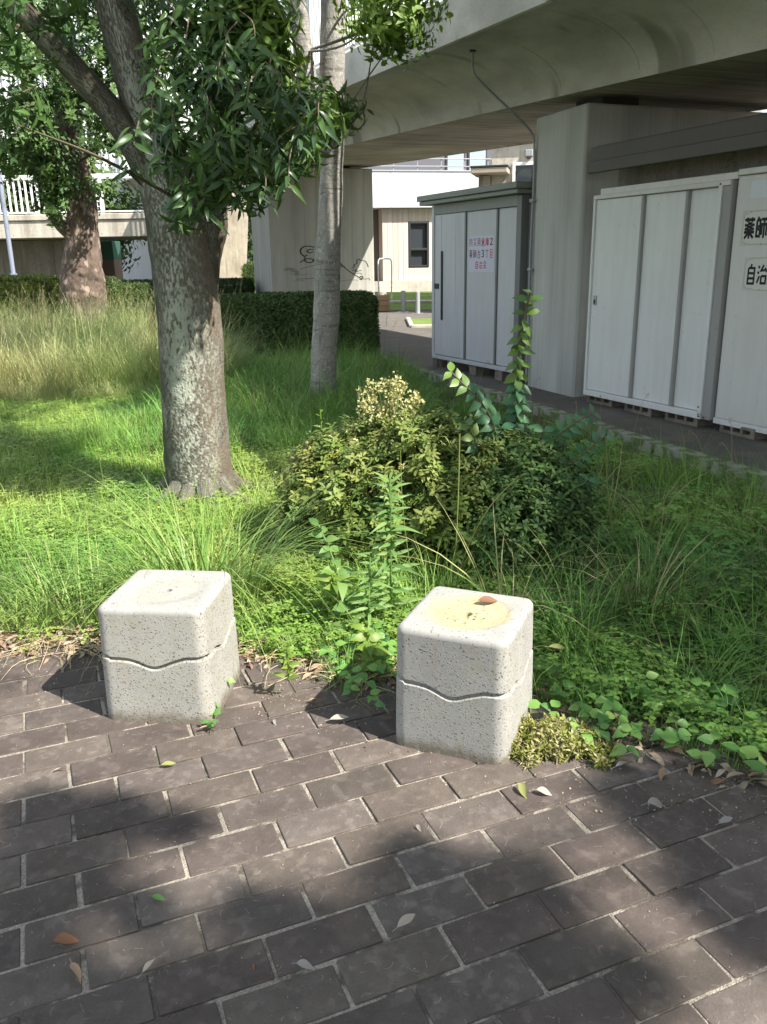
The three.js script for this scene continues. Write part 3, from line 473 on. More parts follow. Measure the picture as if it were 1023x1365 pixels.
// ---------------------------------------------------------------- far side of the path: bollards, lawn bank, house
{
  const b = thing('bollard', 'left of the two grey steel bollards at the end of the path', 'bollard', onGround(538, 416), 0, 'bollards at the end of the path');
  part('post', cyl(0.07, 0.07, 0.6, 0, 0, 0, 18), M.galv, b); part('cap', (() => { const g = new THREE.SphereGeometry(0.07, 16, 6, 0, 6.2832, 0, 1.57); g.scale(1, 0.3, 1); g.translate(0, 0.6, 0); return g; })(), M.galv, b);
  part('base_plate', cyl(0.17, 0.17, 0.012, 0, 0, 0, 18), M.steel, b);
  const b2 = b.clone(); b2.name = numbered('bollard'); b2.userData = { ...b.userData, label: 'right of the two grey steel bollards, nearer the grey shed' }; b2.position.copy(onGround(557, 418)); scene.add(b2);
  // lawn bank in front of the house, with a pale path across
  const pos = [], uv = [], idx = []; const rows = [[-25.9, 0.02], [-27, 0.06], [-29, 0.2], [-31.6, 0.36]]; rows.forEach(([z, y]) => { for (const x of [0.25, 9]) { pos.push(x, y, z); uv.push(x, z); } }); for (let i = 0; i < 3; i++) { const a = i * 2; idx.push(a, a + 1, a + 2, a + 1, a + 3, a + 2); }
  structure('lawn_bank', geo(pos, uv, idx), M.lawnFar);
  structure('garden_path', [bx(0.3, 9, 0.1, 0.19, -28.6, -27.9, 0.01)], M.concretePale);
  structure('verge', (() => { const g = new THREE.PlaneGeometry(2.4, 2.6); g.rotateX(-Math.PI / 2); g.translate(2.0, 0.03, -20.6); return metreUV(g); })(), M.lawnFar);
  structure('verge_kerb', [bx(0.7, 3.2, -0.05, 0.07, -19.32, -19.2, 0.02), bx(0.66, 0.78, -0.05, 0.07, -21.9, -19.33, 0.02)], M.concretePale);
  // house
  const yaw = THREE.MathUtils.degToRad(12), h = thing('modern_house', 'modern house with a pale upper storey over wooden siding, seen under the bridge', 'house', [-0.2, 0, -32], yaw); // local x to the right, receding; local z to us
  const pale = std({ map: paintMap, color: COL(0.62, 0.63, 0.66), roughness: 0.7 });
  for (const [x0, x1] of [[-3, 0.68], [0.69, 3.0], [3.01, 6.2]]) part('wall_panel', bx(x0, x1, 3.32, 4.55, -4, 0, 0.01), pale, h);
  part('coping', bx(-3.02, 6.22, 4.55, 4.6, -4.02, 0.03, 0.008), M.galv, h);
  const rnd = RNG(201), wood = [0, 1, 2, 3].map((i) => std({ map: tex(64, 256, (u, v) => mul3([0.58, 0.5, 0.44], 0.75 + 0.35 * fbm(u, v, 12, 3, 210 + i, 2) + i * 0.03), true, 4, 0.5), roughness: 0.7 }));
  part('recess', bx(-3, 6, 0.6, 3.31, -4, -1.2, 0.01), std({ color: COL(0.2, 0.16, 0.14), roughness: 0.8 }), h);
  for (let x = 0.42; x < 5.2; x += 0.2) if (x < 1.42 || x > 2.1) part('siding_board', bx(x, x + 0.193, 0.72, 3.31, -1.0, -0.35 + rnd() * 0.006, 0.006), wood[Math.floor(rnd() * 4)], h);
  part('siding_board', bx(1.42, 2.215, 2.85, 3.31, -1.0, -0.35, 0.006), wood[1], h); part('siding_board', bx(1.42, 2.215, 0.72, 1.2, -1.0, -0.35, 0.006), wood[2], h);
  const w = part('window', [bx(1.43, 1.5, 1.22, 2.84, -0.6, -0.32, 0.006), bx(2.13, 2.205, 1.22, 2.84, -0.6, -0.32, 0.006), bx(1.5, 2.13, 1.22, 1.28, -0.6, -0.32, 0.006), bx(1.5, 2.13, 2.78, 2.84, -0.6, -0.32, 0.006), bx(1.5, 2.13, 1.82, 1.9, -0.6, -0.32, 0.006)], M.dark, h);
  part('pane', bx(1.5, 2.13, 1.9, 2.78, -0.5, -0.46, 0.004), M.glass, w); part('pane', bx(1.5, 2.13, 1.28, 1.82, -0.52, -0.48, 0.004), M.glass, w);
  part('plinth', bx(-3, 6, 0.1, 0.715, -3.9, -0.2, 0.015), M.concretePale, h);
  for (let i = 0; i < 3; i++) part('step', bx(-1.2, 1.0, 0.05, 0.55 - i * 0.17, -0.195 + i * 0.32, 0.12 + i * 0.32, 0.012), M.concretePale, h);
  part('storey_back', bx(-3, 6.2, 4.4, 7, -4.4, -2.2, 0.01), std({ color: COL(0.1, 0.1, 0.115), roughness: 0.6 }), h);
  for (const x of [3.4, 4.3]) { const f = part('window', bx(x, x + 0.78, 4.62, 6.4, -2.21, -2.15, 0.006), M.dark, h); part('pane', bx(x + 0.06, x + 0.72, 4.68, 6.35, -2.16, -2.13, 0.004), std({ color: COL(0.3, 0.36, 0.38), roughness: 0.1 }), f); }
  const rails = [4.72, 4.98].map((y) => bx(-2.9, 6.15, y, y + 0.035, -0.1, -0.06, 0.006)); for (let x = -2.8; x < 6.2; x += 0.9) rails.push(bx(x, x + 0.04, 4.6, 5.0, -0.13, -0.101, 0.006)); part('balcony_rail', rails, M.steel, h);
  // small gate, planter and hose box at the corner of the house
  const g = thing('garden_gate', 'white tubular gate frame by the graffitied pier', 'gate', [-0.02, 0, -29], 0.1); part('frame', [tube([[0, 0, 0], [0, 1.5, 0], [0.02, 1.52, 0], [0.4, 1.52, 0], [0.42, 1.5, 0], [0.42, 0, 0]], 0.025, 60, 8)], M.white, g);
  const pl = thing('planter_box', 'small wooden planter box at the foot of the pier', 'planter', [-0.05, 0, -25.4], 0.2); for (let k = 0; k < 3; k++) part('board', bx(-0.3, 0.35, 0.02 + k * 0.16, 0.17 + k * 0.16, -0.03, 0.0, 0.006), std({ color: COL(0.3, 0.2, 0.12), roughness: 0.8 }), pl); part('side', bx(-0.3, -0.27, 0, 0.48, -0.4, -0.031, 0.006), wood[2], pl); part('side', bx(0.32, 0.35, 0, 0.48, -0.4, -0.031, 0.006), wood[2], pl); part('soil', bx(-0.265, 0.315, 0, 0.43, -0.4, -0.035, 0.01), std({ color: COL(0.06, 0.045, 0.03) }), pl);
  // neighbour house behind the shed
  const n = thing('rendered_house', 'cream rendered house with a small canopy and white window, above the grey shed', 'house', [2.72, 0, -24], THREE.MathUtils.degToRad(-14));
  part('wall', bx(0.35, 7, 0, 6.0, -5, 0, 0.02), std({ map: concreteMap, color: COL(1.4, 1.34, 1.24), roughness: 0.95 }), n); part('cornice', bx(0.25, 7.1, 4.42, 4.52, -5.1, 0.12, 0.02), M.whitePaint, n);
  const cp = part('canopy', bx(-0.1, 0.85, 3.62, 3.76, -0.4, 0.75, 0.02), std({ color: COL(0.36, 0.31, 0.25), roughness: 0.8 }), n); part('canopy_edge', bx(-0.12, 0.87, 3.765, 3.81, -0.4, 0.77, 0.01), M.dark, cp);
  part('canopy_wall', bx(0.05, 0.345, 0, 3.61, -2, 0.3, 0.02), std({ map: concreteMap, color: COL(0.9, 0.85, 0.76), roughness: 0.95 }), n);
  const w2 = part('window', [bx(0.92, 1.0, 2.7, 3.92, 0.003, 0.06, 0.006), bx(1.5, 1.58, 2.7, 3.92, 0.003, 0.06, 0.006), bx(1.0, 1.5, 3.84, 3.92, 0.003, 0.06, 0.006), bx(1.0, 1.5, 2.7, 2.78, 0.003, 0.06, 0.006)], M.white, n); part('pane', bx(1.0, 1.5, 2.78, 3.84, 0.004, 0.03, 0.004), M.glass, w2);
  const lp = part('wall_lamp', bx(1.25, 1.45, 4.05, 4.22, 0.003, 0.1, 0.02), M.galv, n); part('lamp_foot', bx(1.3, 1.4, 3.99, 4.045, 0.003, 0.16, 0.01), M.dark, lp);
}

// ---------------------------------------------------------------- ramp with white railing, far left
{
  const r = thing('access_ramp', 'pale concrete access ramp with a white railing, far left behind the trees', 'ramp', [0, 0, -25], 0);
  const pale = std({ map: concreteMap, color: COL(1.35, 1.28, 1.18), roughness: 0.9 });
  part('side_beam', [bx(-24, -5.6, 2.25, 2.72, 0, 0.25, 0.02), bx(-24, -5.6, 2.72, 2.88, -0.02, 0.3, 0.02)], pale, r);
  part('slab', bx(-24, -5.6, 2.25, 2.45, -3, -0.01, 0.02), M.concrete, r); part('side_beam', bx(-24, -5.6, 2.25, 2.88, -3.3, -3.01, 0.02), pale, r);
  part('abutment', bx(-24, -9.3, -0.1, 2.24, -1.6, -1.2, 0.02), M.concreteDark, r); part('pier', bx(-9.2, -8.6, -0.1, 2.24, -1.0, -0.3, 0.02), M.concreteDark, r);
  part('top_rail', bx(-24, -5.6, 3.8, 3.93, 0.05, 0.13, 0.01), M.white, r); part('bottom_rail', bx(-24, -5.6, 2.92, 2.96, 0.06, 0.12, 0.008), M.white, r);
  const bar = bx(-0.024, 0.024, 2.96, 3.8, 0.06, 0.12, 0.006); for (let i = 0; i < 44; i++) { const x = -16 + i * 0.16; if (x < -9.3) part('railing_bar', bar, M.white, r).position.x = x; }
  const lat = []; for (let x = -9.2; x <= -7.9; x += 0.155) lat.push(bx(x, x + 0.03, 2.97, 3.79, 0.08, 0.105, 0.004)); for (let y = 3.06; y < 3.8; y += 0.135) lat.push(bx(-9.22, -7.88, y, y + 0.03, 0.106, 0.125, 0.004)); part('lattice', lat, M.white, r); part('end_post', bx(-7.86, -7.76, 2.9, 3.95, 0.04, 0.14, 0.01), M.white, r);
  const p = part('painted_pier', bx(-9.5, -8.7, -0.1, 2.24, -4.2, -3.35, 0.02), std({ color: COL(0.4, 0.3, 0.25), roughness: 0.9 }), r, 'pier painted teal above and dull pink below'); part('painted_band', bx(-9.505, -8.695, 1.65, 2.24, -4.21, -3.34, 0.01), std({ color: COL(0.13, 0.31, 0.24), roughness: 0.85 }), p);
  const post = thing('lamp_post', 'slim blue-grey lamp post at the far left edge', 'lamp post', ahead(19, 372, 19).setY(0), 0); part('pole', cyl(0.05, 0.042, 5, 0, 0.55, 0, 16), std({ color: COL(0.3, 0.33, 0.42), roughness: 0.45, metalness: 0.3 }), post); part('sleeve', cyl(0.085, 0.08, 1.4, 0, -0.05, 0, 18), std({ color: COL(0.26, 0.29, 0.37), roughness: 0.5, metalness: 0.3 }), post);
  // buildings beyond
  const a = thing('apartment_block', 'pale apartment block with vertical ribs far behind the ramp', 'building', [-17, 0, -48], 0.1);
  part('wall', bx(-8, 7.5, 0, 15, -8, 0, 0.05), std({ map: paintMap, color: COL(0.72, 0.74, 0.8), roughness: 0.8 }), a); for (let x = -7.5; x < 7.4; x += 0.42) part('rib', bx(x, x + 0.12, 5.6, 14.8, 0.003, 0.1, 0.01), M.white, a); part('ochre_wall', bx(-0.5, 1.8, 3.4, 6.8, 0.003, 0.12, 0.02), std({ color: COL(0.55, 0.4, 0.2), roughness: 0.8 }), a);
  // white car beyond the pier
  const car = thing('parked_car', 'white car parked beyond the graffitied pier', 'car', [-8.0, 0, -56], 0.5); const s = new THREE.Shape(); [[-2.1, 0.35], [-2.15, 0.8], [-1.9, 1.0], [-1.3, 1.05], [-0.6, 1.48], [0.7, 1.5], [1.5, 1.05], [2.0, 0.95], [2.15, 0.7], [2.1, 0.35]].forEach(([x, y], i) => s[i ? 'lineTo' : 'moveTo'](x, y)); const cg = new THREE.ExtrudeGeometry(s, { depth: 1.5, bevelEnabled: true, bevelSize: 0.06, bevelThickness: 0.08, bevelSegments: 3 }); cg.translate(0, 0, -0.75);
  part('body', cg, std({ color: COL(0.8, 0.8, 0.8), roughness: 0.25 }), car); part('side_window', [bx(-0.75, 0.0, 1.08, 1.42, -0.86, 0.86, 0.02), bx(0.08, 0.85, 1.08, 1.42, -0.86, 0.86, 0.02)], M.glass, car);
  for (const x of [-1.3, 1.35]) for (const z of [-0.72, 0.72]) { const g = new THREE.CylinderGeometry(0.33, 0.33, 0.22, 20); g.rotateX(Math.PI / 2); g.translate(x, 0.33, z); const wh = part('wheel', g, M.dark, car); const k = new THREE.CylinderGeometry(0.19, 0.19, 0.24, 16); k.rotateX(Math.PI / 2); k.translate(x, 0.33, z); part('rim', k, M.steel, wh); }
}

// ---------------------------------------------------------------- concrete cube stools
{
  const pits = (seed, dens) => { // fine terrazzo-like concrete with dark and rusty aggregate
    const S = 1024, r = RNG(seed), g = new Float32Array(S * S), t = new Float32Array(S * S);
    for (let i = 0; i < dens; i++) { const x = r() * S, y = r() * S, R = 0.9 + Math.pow(r(), 4) * 6.5, tone = r(), al = 0.4 + 0.6 * r(); for (let dy = -7; dy <= 7; dy++) for (let dx = -7; dx <= 7; dx++) { const d = Math.hypot(dx * (0.7 + 0.6 * tone), dy) / R; if (d < 1) { const q = ((Math.floor(y + dy) + S) % S) * S + (Math.floor(x + dx) + S) % S; g[q] = Math.max(g[q], al * (1 - d * d * 0.5)); t[q] = tone; } } }
    return [g, t, S];
  };
  const make = (seed, tint) => {
    const [g, t, S] = pits(seed, 6200);
    const map = tex(S, S, (u, v) => { const q = Math.floor(v * S) * S + Math.floor(u * S), b = fbm(u, v, 6, 4, seed), f = fbm(u, v, 120, 2, seed + 1), st = sstep(fbm(u, v, 10, 4, seed + 3), 0.55, 0.8); let c = mul3([0.345, 0.34, 0.314], 0.8 + 0.22 * b + 0.24 * (f - 0.5)); c = mix3(c, [0.3, 0.28, 0.2], st * 0.35); const dirt = (1 - sstep(v, 0.01, 0.05 + 0.16 * fbm(u, v, 9, 4, seed + 7, 3))) * (0.35 + fbm(u, v, 40, 3, seed + 8)), run = sstep(fbm(u, v, 26, 3, seed + 9, 1), 0.56, 0.75) * sstep(v, 0.25, 0.9); c = mix3(c, [0.13, 0.11, 0.075], clamp(dirt, 0, 0.85)); c = mix3(c, [0.27, 0.25, 0.19], run * 0.3); return mix3(c, t[q] < 0.75 ? [0.1, 0.095, 0.09] : [0.2, 0.12, 0.07], g[q] * 0.95); }, true, 2.2, 2.2);
    const bm = tex(S, S, (u, v) => { const q = Math.floor(v * S) * S + Math.floor(u * S); return 0.75 - 0.6 * g[q] + 0.25 * (fbm(u, v, 160, 2, seed + 2) - 0.5); }, false, 2.2, 2.2);
    return std({ map, color: COL(...tint), roughness: 0.85, bumpMap: bm, bumpScale: 0.0016 });
  };
  function stoolGeo(W, D, H, part) { // side shell with the wavy groove, or the dished top
    const r = 0.042, taper = 0.007, per = (k, n) => { // rounded square, k in 0..1
      const hw = W / 2 - r, hd = D / 2 - r, segs = [[2 * hw, 0], [r * Math.PI / 2, 1], [2 * hd, 0], [r * Math.PI / 2, 1], [2 * hw, 0], [r * Math.PI / 2, 1], [2 * hd, 0], [r * Math.PI / 2, 1]], tot = segs.reduce((a, s) => a + s[0], 0); let s = k * tot;
      const cn = [[hw, hd], [hw, -hd], [-hw, -hd], [-hw, hd]]; let i = 0; while (s > segs[i][0] && i < 7) { s -= segs[i][0]; i++; }
      const e = i >> 1, dirs = [[1, 0], [0, -1], [-1, 0], [0, 1]], nor = [[0, 1], [1, 0], [0, -1], [-1, 0]], st = [[-hw, hd + r], [hw + r, hd], [hw, -hd - r], [-hw - r, -hd]];
      if (i % 2 === 0) return [st[e][0] + dirs[e][0] * s, st[e][1] + dirs[e][1] * s, nor[e][0], nor[e][1], k * tot];
      const a = s / r, n0 = nor[e], n1 = nor[(e + 1) % 4], nx = n0[0] * Math.cos(a) + n1[0] * Math.sin(a), nz = n0[1] * Math.cos(a) + n1[1] * Math.sin(a); return [cn[e][0] + nx * r, cn[e][1] + nz * r, nx, nz, k * tot];
    };
    const NU = 220, pos = [], uv = [], idx = [], rr = 0.022;
    const wave = (k) => { const f = (k * 4) % 1; return 0.232 - 0.03 * Math.exp(-Math.pow((f - 0.42) / 0.16, 2)) + 0.008 * sstep(f, 0.6, 0.75); };
    const rows = []; // [height, inset]
    if (part === 'side') {
      const NV = 96; for (let j = 0; j <= NV; j++) rows.push(['s', j / NV]);
      for (const [ty, tv] of rows) for (let i = 0; i <= NU; i++) {
        const k = (i % NU) / NU, [x, z, nx, nz, s] = per(k); const yw = wave(k); let y;
        // crowd rows round the groove
        if (tv < 0.35) y = lerp(0, yw - 0.016, tv / 0.35); else if (tv < 0.7) y = lerp(yw - 0.016, yw + 0.016, (tv - 0.35) / 0.35); else y = lerp(yw + 0.016, H - rr, (tv - 0.7) / 0.3);
        const dy = y - yw; let ins = taper * (y / H);
        if (dy > -0.009 && dy < 0.0075) ins += 0.015 * sstep(dy, -0.009, -0.003) * (1 - sstep(dy, 0.005, 0.0075)); // the groove: sloped lip below, sharp edge above
        if (dy <= -0.001) ins -= 0.002;
        pos.push(x - nx * ins, y, z - nz * ins); uv.push((i / NU) * 1.42, y);
      }
    } else {
      const R = [0]; for (let j = 0; j <= 8; j++) rows.push(['e', j / 8]); for (let j = 1; j <= 60; j++) rows.push(['t', j / 60]);
      for (const [ty, tv] of rows) for (let i = 0; i <= NU; i++) {
        const k = (i % NU) / NU, [x, z, nx, nz] = per(k); let y, px, pz;
        const a = tv * Math.PI / 2, ex = taper * ((H - rr) / H);
        if (ty === 'e') { y = H - rr + rr * Math.sin(a); px = x - nx * (ex + rr * (1 - Math.cos(a))); pz = z - nz * (ex + rr * (1 - Math.cos(a))); }
        else { const sx = x - nx * (ex + rr), sz = z - nz * (ex + rr), sl = Math.hypot(sx, sz), w = Math.min(1, tv / 0.3), q = tv < 0.3 ? 1 : 1 - (tv - 0.3) / 0.7, cr = 0.158; px = lerp(sx, sx / sl * cr, w) * q; pz = lerp(sz, sz / sl * cr, w) * q; const d = Math.hypot(px, pz); y = H - 0.009 * (1 - sstep(d, 0.09, 0.155)); if (d < 0.02) y -= 0.05 * (1 - sstep(d, 0.012, 0.0155)); }
        pos.push(px, y, pz); uv.push(px, pz);
      }
    }
    for (let j = 0; j < rows.length - 1; j++) for (let i = 0; i < NU; i++) { const a = j * (NU + 1) + i, b = a + NU + 1; idx.push(a, b, a + 1, a + 1, b, b + 1); }
    const g = geo(pos, uv, idx); // close the seam in the shading
    const n = g.attributes.normal; for (let j = 0; j < rows.length; j++) { const a = j * (NU + 1), b = a + NU; const v = V3().fromBufferAttribute(n, a).add(V3().fromBufferAttribute(n, b)).normalize(); n.setXYZ(a, v.x, v.y, v.z); n.setXYZ(b, v.x, v.y, v.z); }
    return g;
  }
  const ringMap = (seed, strong) => tex(1024, 1024, (u, v) => {
    const x = u - 0.5, z = v - 0.5, d = Math.hypot(x, z) * 0.4, b = fbm(u, v, 6, 4, seed), f = fbm(u, v, 90, 3, seed + 1), sp = fbm(u, v, 70, 2, seed + 2);
    let c = mul3([0.33, 0.325, 0.3], 0.84 + 0.2 * b + 0.2 * (f - 0.5)); const ring = 1 - sstep(d + (fbm(u, v, 8, 3, seed + 6) - 0.5) * 0.025, 0.11, 0.15);
    c = mix3(c, [0.46, 0.4, 0.2], ring * strong * (0.45 + 0.6 * fbm(u, v, 12, 4, seed + 3))); const rim = Math.exp(-Math.pow((d - 0.135 + (b - 0.5) * 0.02) / 0.006, 2)); c = mix3(c, [0.3, 0.25, 0.12], rim * strong * 0.35);
    if (sp > 0.78) c = mix3(c, [0.1, 0.08, 0.05], 0.75); const deb = sstep(fbm(u, v, 60, 3, seed + 5), 0.66, 0.76) * (1 - sstep(d, 0.06, 0.14)); return mix3(c, [0.13, 0.085, 0.04], deb * strong);
  }, true);
  const place2 = (cx, cz, yaw, W, D, mats, label) => {
    const st = thing('cube_stool', label, 'stool', [cx, 0.008, cz], yaw, 'concrete cube stools on the pavers');
    const gs = stoolGeo(W, D, 0.415, 'side'), gt = stoolGeo(W, D, 0.415, 'top'); const u = gt.attributes.uv; for (let i = 0; i < u.count; i++) u.setXY(i, u.getX(i) / 0.4 + 0.5, u.getY(i) / 0.4 + 0.5);
    part('body', gs, mats[0], st); part('seat', gt, mats[1], st); const hole = new THREE.CylinderGeometry(0.0148, 0.0148, 0.004, 16); hole.translate(0, 0.372, 0); part('drain_hole', hole, M.dark, st);
  };
  place2(-0.757, -2.668, THREE.MathUtils.degToRad(-6.4), 0.376, 0.385, [make(301, [1.0, 1.0, 0.97]), std({ map: ringMap(311, 0.12), roughness: 0.85 })], 'left pale concrete cube stool with a wavy groove and clean dished top');
  place2(0.262, -2.425, THREE.MathUtils.degToRad(-23), 0.37, 0.385, [make(401, [0.98, 0.99, 0.98]), std({ map: ringMap(411, 1.15), roughness: 0.85 })], 'right pale concrete cube stool with a yellow-stained top holding a dead leaf');
}

// ---------------------------------------------------------------- trees
const barkA = (() => {
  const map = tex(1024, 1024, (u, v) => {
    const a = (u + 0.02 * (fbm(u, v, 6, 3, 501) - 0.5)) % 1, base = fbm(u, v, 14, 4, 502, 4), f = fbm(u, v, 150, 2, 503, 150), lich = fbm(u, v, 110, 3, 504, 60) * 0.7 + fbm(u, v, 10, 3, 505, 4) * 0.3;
    const front = Math.exp(-Math.pow((((a - 0.74 + 1.5) % 1) - 0.5) / 0.1, 2)), moss = Math.exp(-Math.pow((((a - 0.565 + 1.5) % 1) - 0.5) / 0.09, 2));  // front stripe: pale lichen, with the sunlit stripe painted in too
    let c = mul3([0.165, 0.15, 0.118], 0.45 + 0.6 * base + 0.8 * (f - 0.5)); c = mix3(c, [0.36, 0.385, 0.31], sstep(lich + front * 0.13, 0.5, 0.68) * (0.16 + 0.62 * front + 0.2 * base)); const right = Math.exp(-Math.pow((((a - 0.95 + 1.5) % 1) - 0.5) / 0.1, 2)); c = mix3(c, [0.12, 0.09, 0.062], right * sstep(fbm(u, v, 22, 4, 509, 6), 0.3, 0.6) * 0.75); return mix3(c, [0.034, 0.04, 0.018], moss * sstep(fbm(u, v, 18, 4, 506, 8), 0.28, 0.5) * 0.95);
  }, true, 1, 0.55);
  return std({ map, roughness: 0.95, bumpMap: tex(1024, 1024, (u, v) => 0.5 * fbm(u, v, 26, 4, 507, 9) + 0.5 * fbm(u, v, 130, 2, 508, 110), false, 1, 0.55), bumpScale: 0.012 });
})();
const barkB = std({ map: tex(1024, 1024, (u, v) => { const b = fbm(u, v, 9, 4, 511, 5), f = fbm(u, v, 120, 2, 512), l = sstep(fbm(u, v, 5, 3, 513, 60), 0.62, 0.72), sp = sstep(fbm(u, v, 50, 3, 514), 0.62, 0.75), pl = sstep(Math.abs(fbm(u, v, 10, 2, 515, 7) - 0.5), 0.0, 0.03); let c = mul3([0.33, 0.31, 0.28], 0.66 + 0.4 * b + 0.2 * (f - 0.5)); c = mix3(c, [0.12, 0.105, 0.09], l * 0.55); c = mix3(c, [0.5, 0.5, 0.43], sp * 0.5); return mul3(c, 0.72 + 0.28 * pl); }, true, 1, 0.6), roughness: 0.92, bumpMap: tex(512, 512, (u, v) => 0.5 * fbm(u, v, 6, 3, 516, 60) + 0.5 * fbm(u, v, 60, 3, 517), false, 1, 0.6), bumpScale: 0.008 });
const barkC = std({ map: tex(512, 1024, (u, v) => { const b = fbm(u, v, 14, 4, 521, 5), f = fbm(u, v, 60, 3, 522, 24), l = sstep(fbm(u, v, 34, 3, 523, 14), 0.58, 0.74); let c = mul3([0.15, 0.108, 0.085], 0.4 + 0.8 * b + 0.5 * (f - 0.5)); return mix3(c, [0.38, 0.3, 0.24], l * 0.6); }, true, 1, 0.5), roughness: 0.95, bumpMap: tex(512, 512, (u, v) => fbm(u, v, 30, 4, 524, 10), false, 1, 0.6), bumpScale: 0.03 });
const twigMat = std({ color: COL(0.12, 0.095, 0.06), roughness: 0.9 });

const rs = RNG(600);
const lanceSprigs = [0, 1, 2, 3].map(() => sprig(rs, 8, 0.115, 0.03, { tw: 0.11, up: 0.25, droop: 0.5, fold: 0.3, seg: 4, peak: 0.42, spread: 1 }));
const ovateSprigs = [0, 1, 2].map(() => sprig(rs, 8, 0.085, 0.04, { tw: 0.14, up: 0.4, droop: 0.3, fold: 0.25, seg: 3, peak: 0.45 }));
const smallSprigs = [0, 1, 2].map(() => sprig(rs, 12, 0.085, 0.045, { tw: 0.2, up: 0.4, droop: 0.3, fold: 0.2, seg: 2, peak: 0.45 }));
const glossy = leafMat(0.36, 0.3), softLeaf = leafMat(0.5, 0.42), dullLeaf = leafMat(0.6, 0.35);
// foliage: sprigs spread through a list of balls [x, y, z, radius, sprigs]
function foliage(parent, name, balls, geos, mat, c0, c1, seed, o = {}) {
  const { smin = 0.8, smax = 1.3, lift = 0.6, shell = 0.35, droop = 0 } = o, r = RNG(seed), mats = geos.map(() => []), cols = geos.map(() => []);
  for (const [x, y, z, R, n, sq = 1] of balls) for (let i = 0; i < n; i++) {
    const d = inBall(r); const l = d.length(); if (r() < shell) d.multiplyScalar((0.75 + 0.3 * r()) / Math.max(l, 0.05)); const k = Math.floor(r() * geos.length);
    const dir = d.clone().normalize().add(V3(0, lift - droop, 0)).add(inBall(r).multiplyScalar(0.7)).normalize(), q = new THREE.Quaternion().setFromUnitVectors(V3(0, 1, 0), dir).multiply(new THREE.Quaternion().setFromAxisAngle(V3(0, 1, 0), r() * 6.28)), s = lerp(smin, smax, r());
    mats[k].push(new THREE.Matrix4().compose(V3(x + d.x * R, y + d.y * R * sq, z + d.z * R), q, V3(s, s, s))); cols[k].push(vary(r, c0, c1));
  }
  geos.forEach((g, k) => { if (mats[k].length) inst(name, g, mat, mats[k], cols[k], parent, 'stuff'); });
}
function twigs(parent, from, balls, r0, mat, seed) { const r = RNG(seed), list = []; for (const [x, y, z] of balls) { let b = from[0], bd = 1e9; for (const f of from) { const d = V3(...f).distanceTo(V3(x, y, z)) + (f[1] > y ? 0.3 : 0); if (d < bd) { bd = d; b = f; } } const m = V3(...b).lerp(V3(x, y, z), 0.5).add(inBall(r).multiplyScalar(0.12 * bd)); list.push(limb([V3(...b), m, V3(x, y, z)], [r0, r0 * 0.7, r0 * 0.3], { rs: 7, seg: 10, rough: 0.1, seed })); } if (list.length) part('branch', list, mat, parent); }
const pxBalls = (list) => list.map(([x, y, d, R, n, sq]) => { const p = ahead(x, y, d); return [p.x, p.y, p.z, R, n, sq]; });

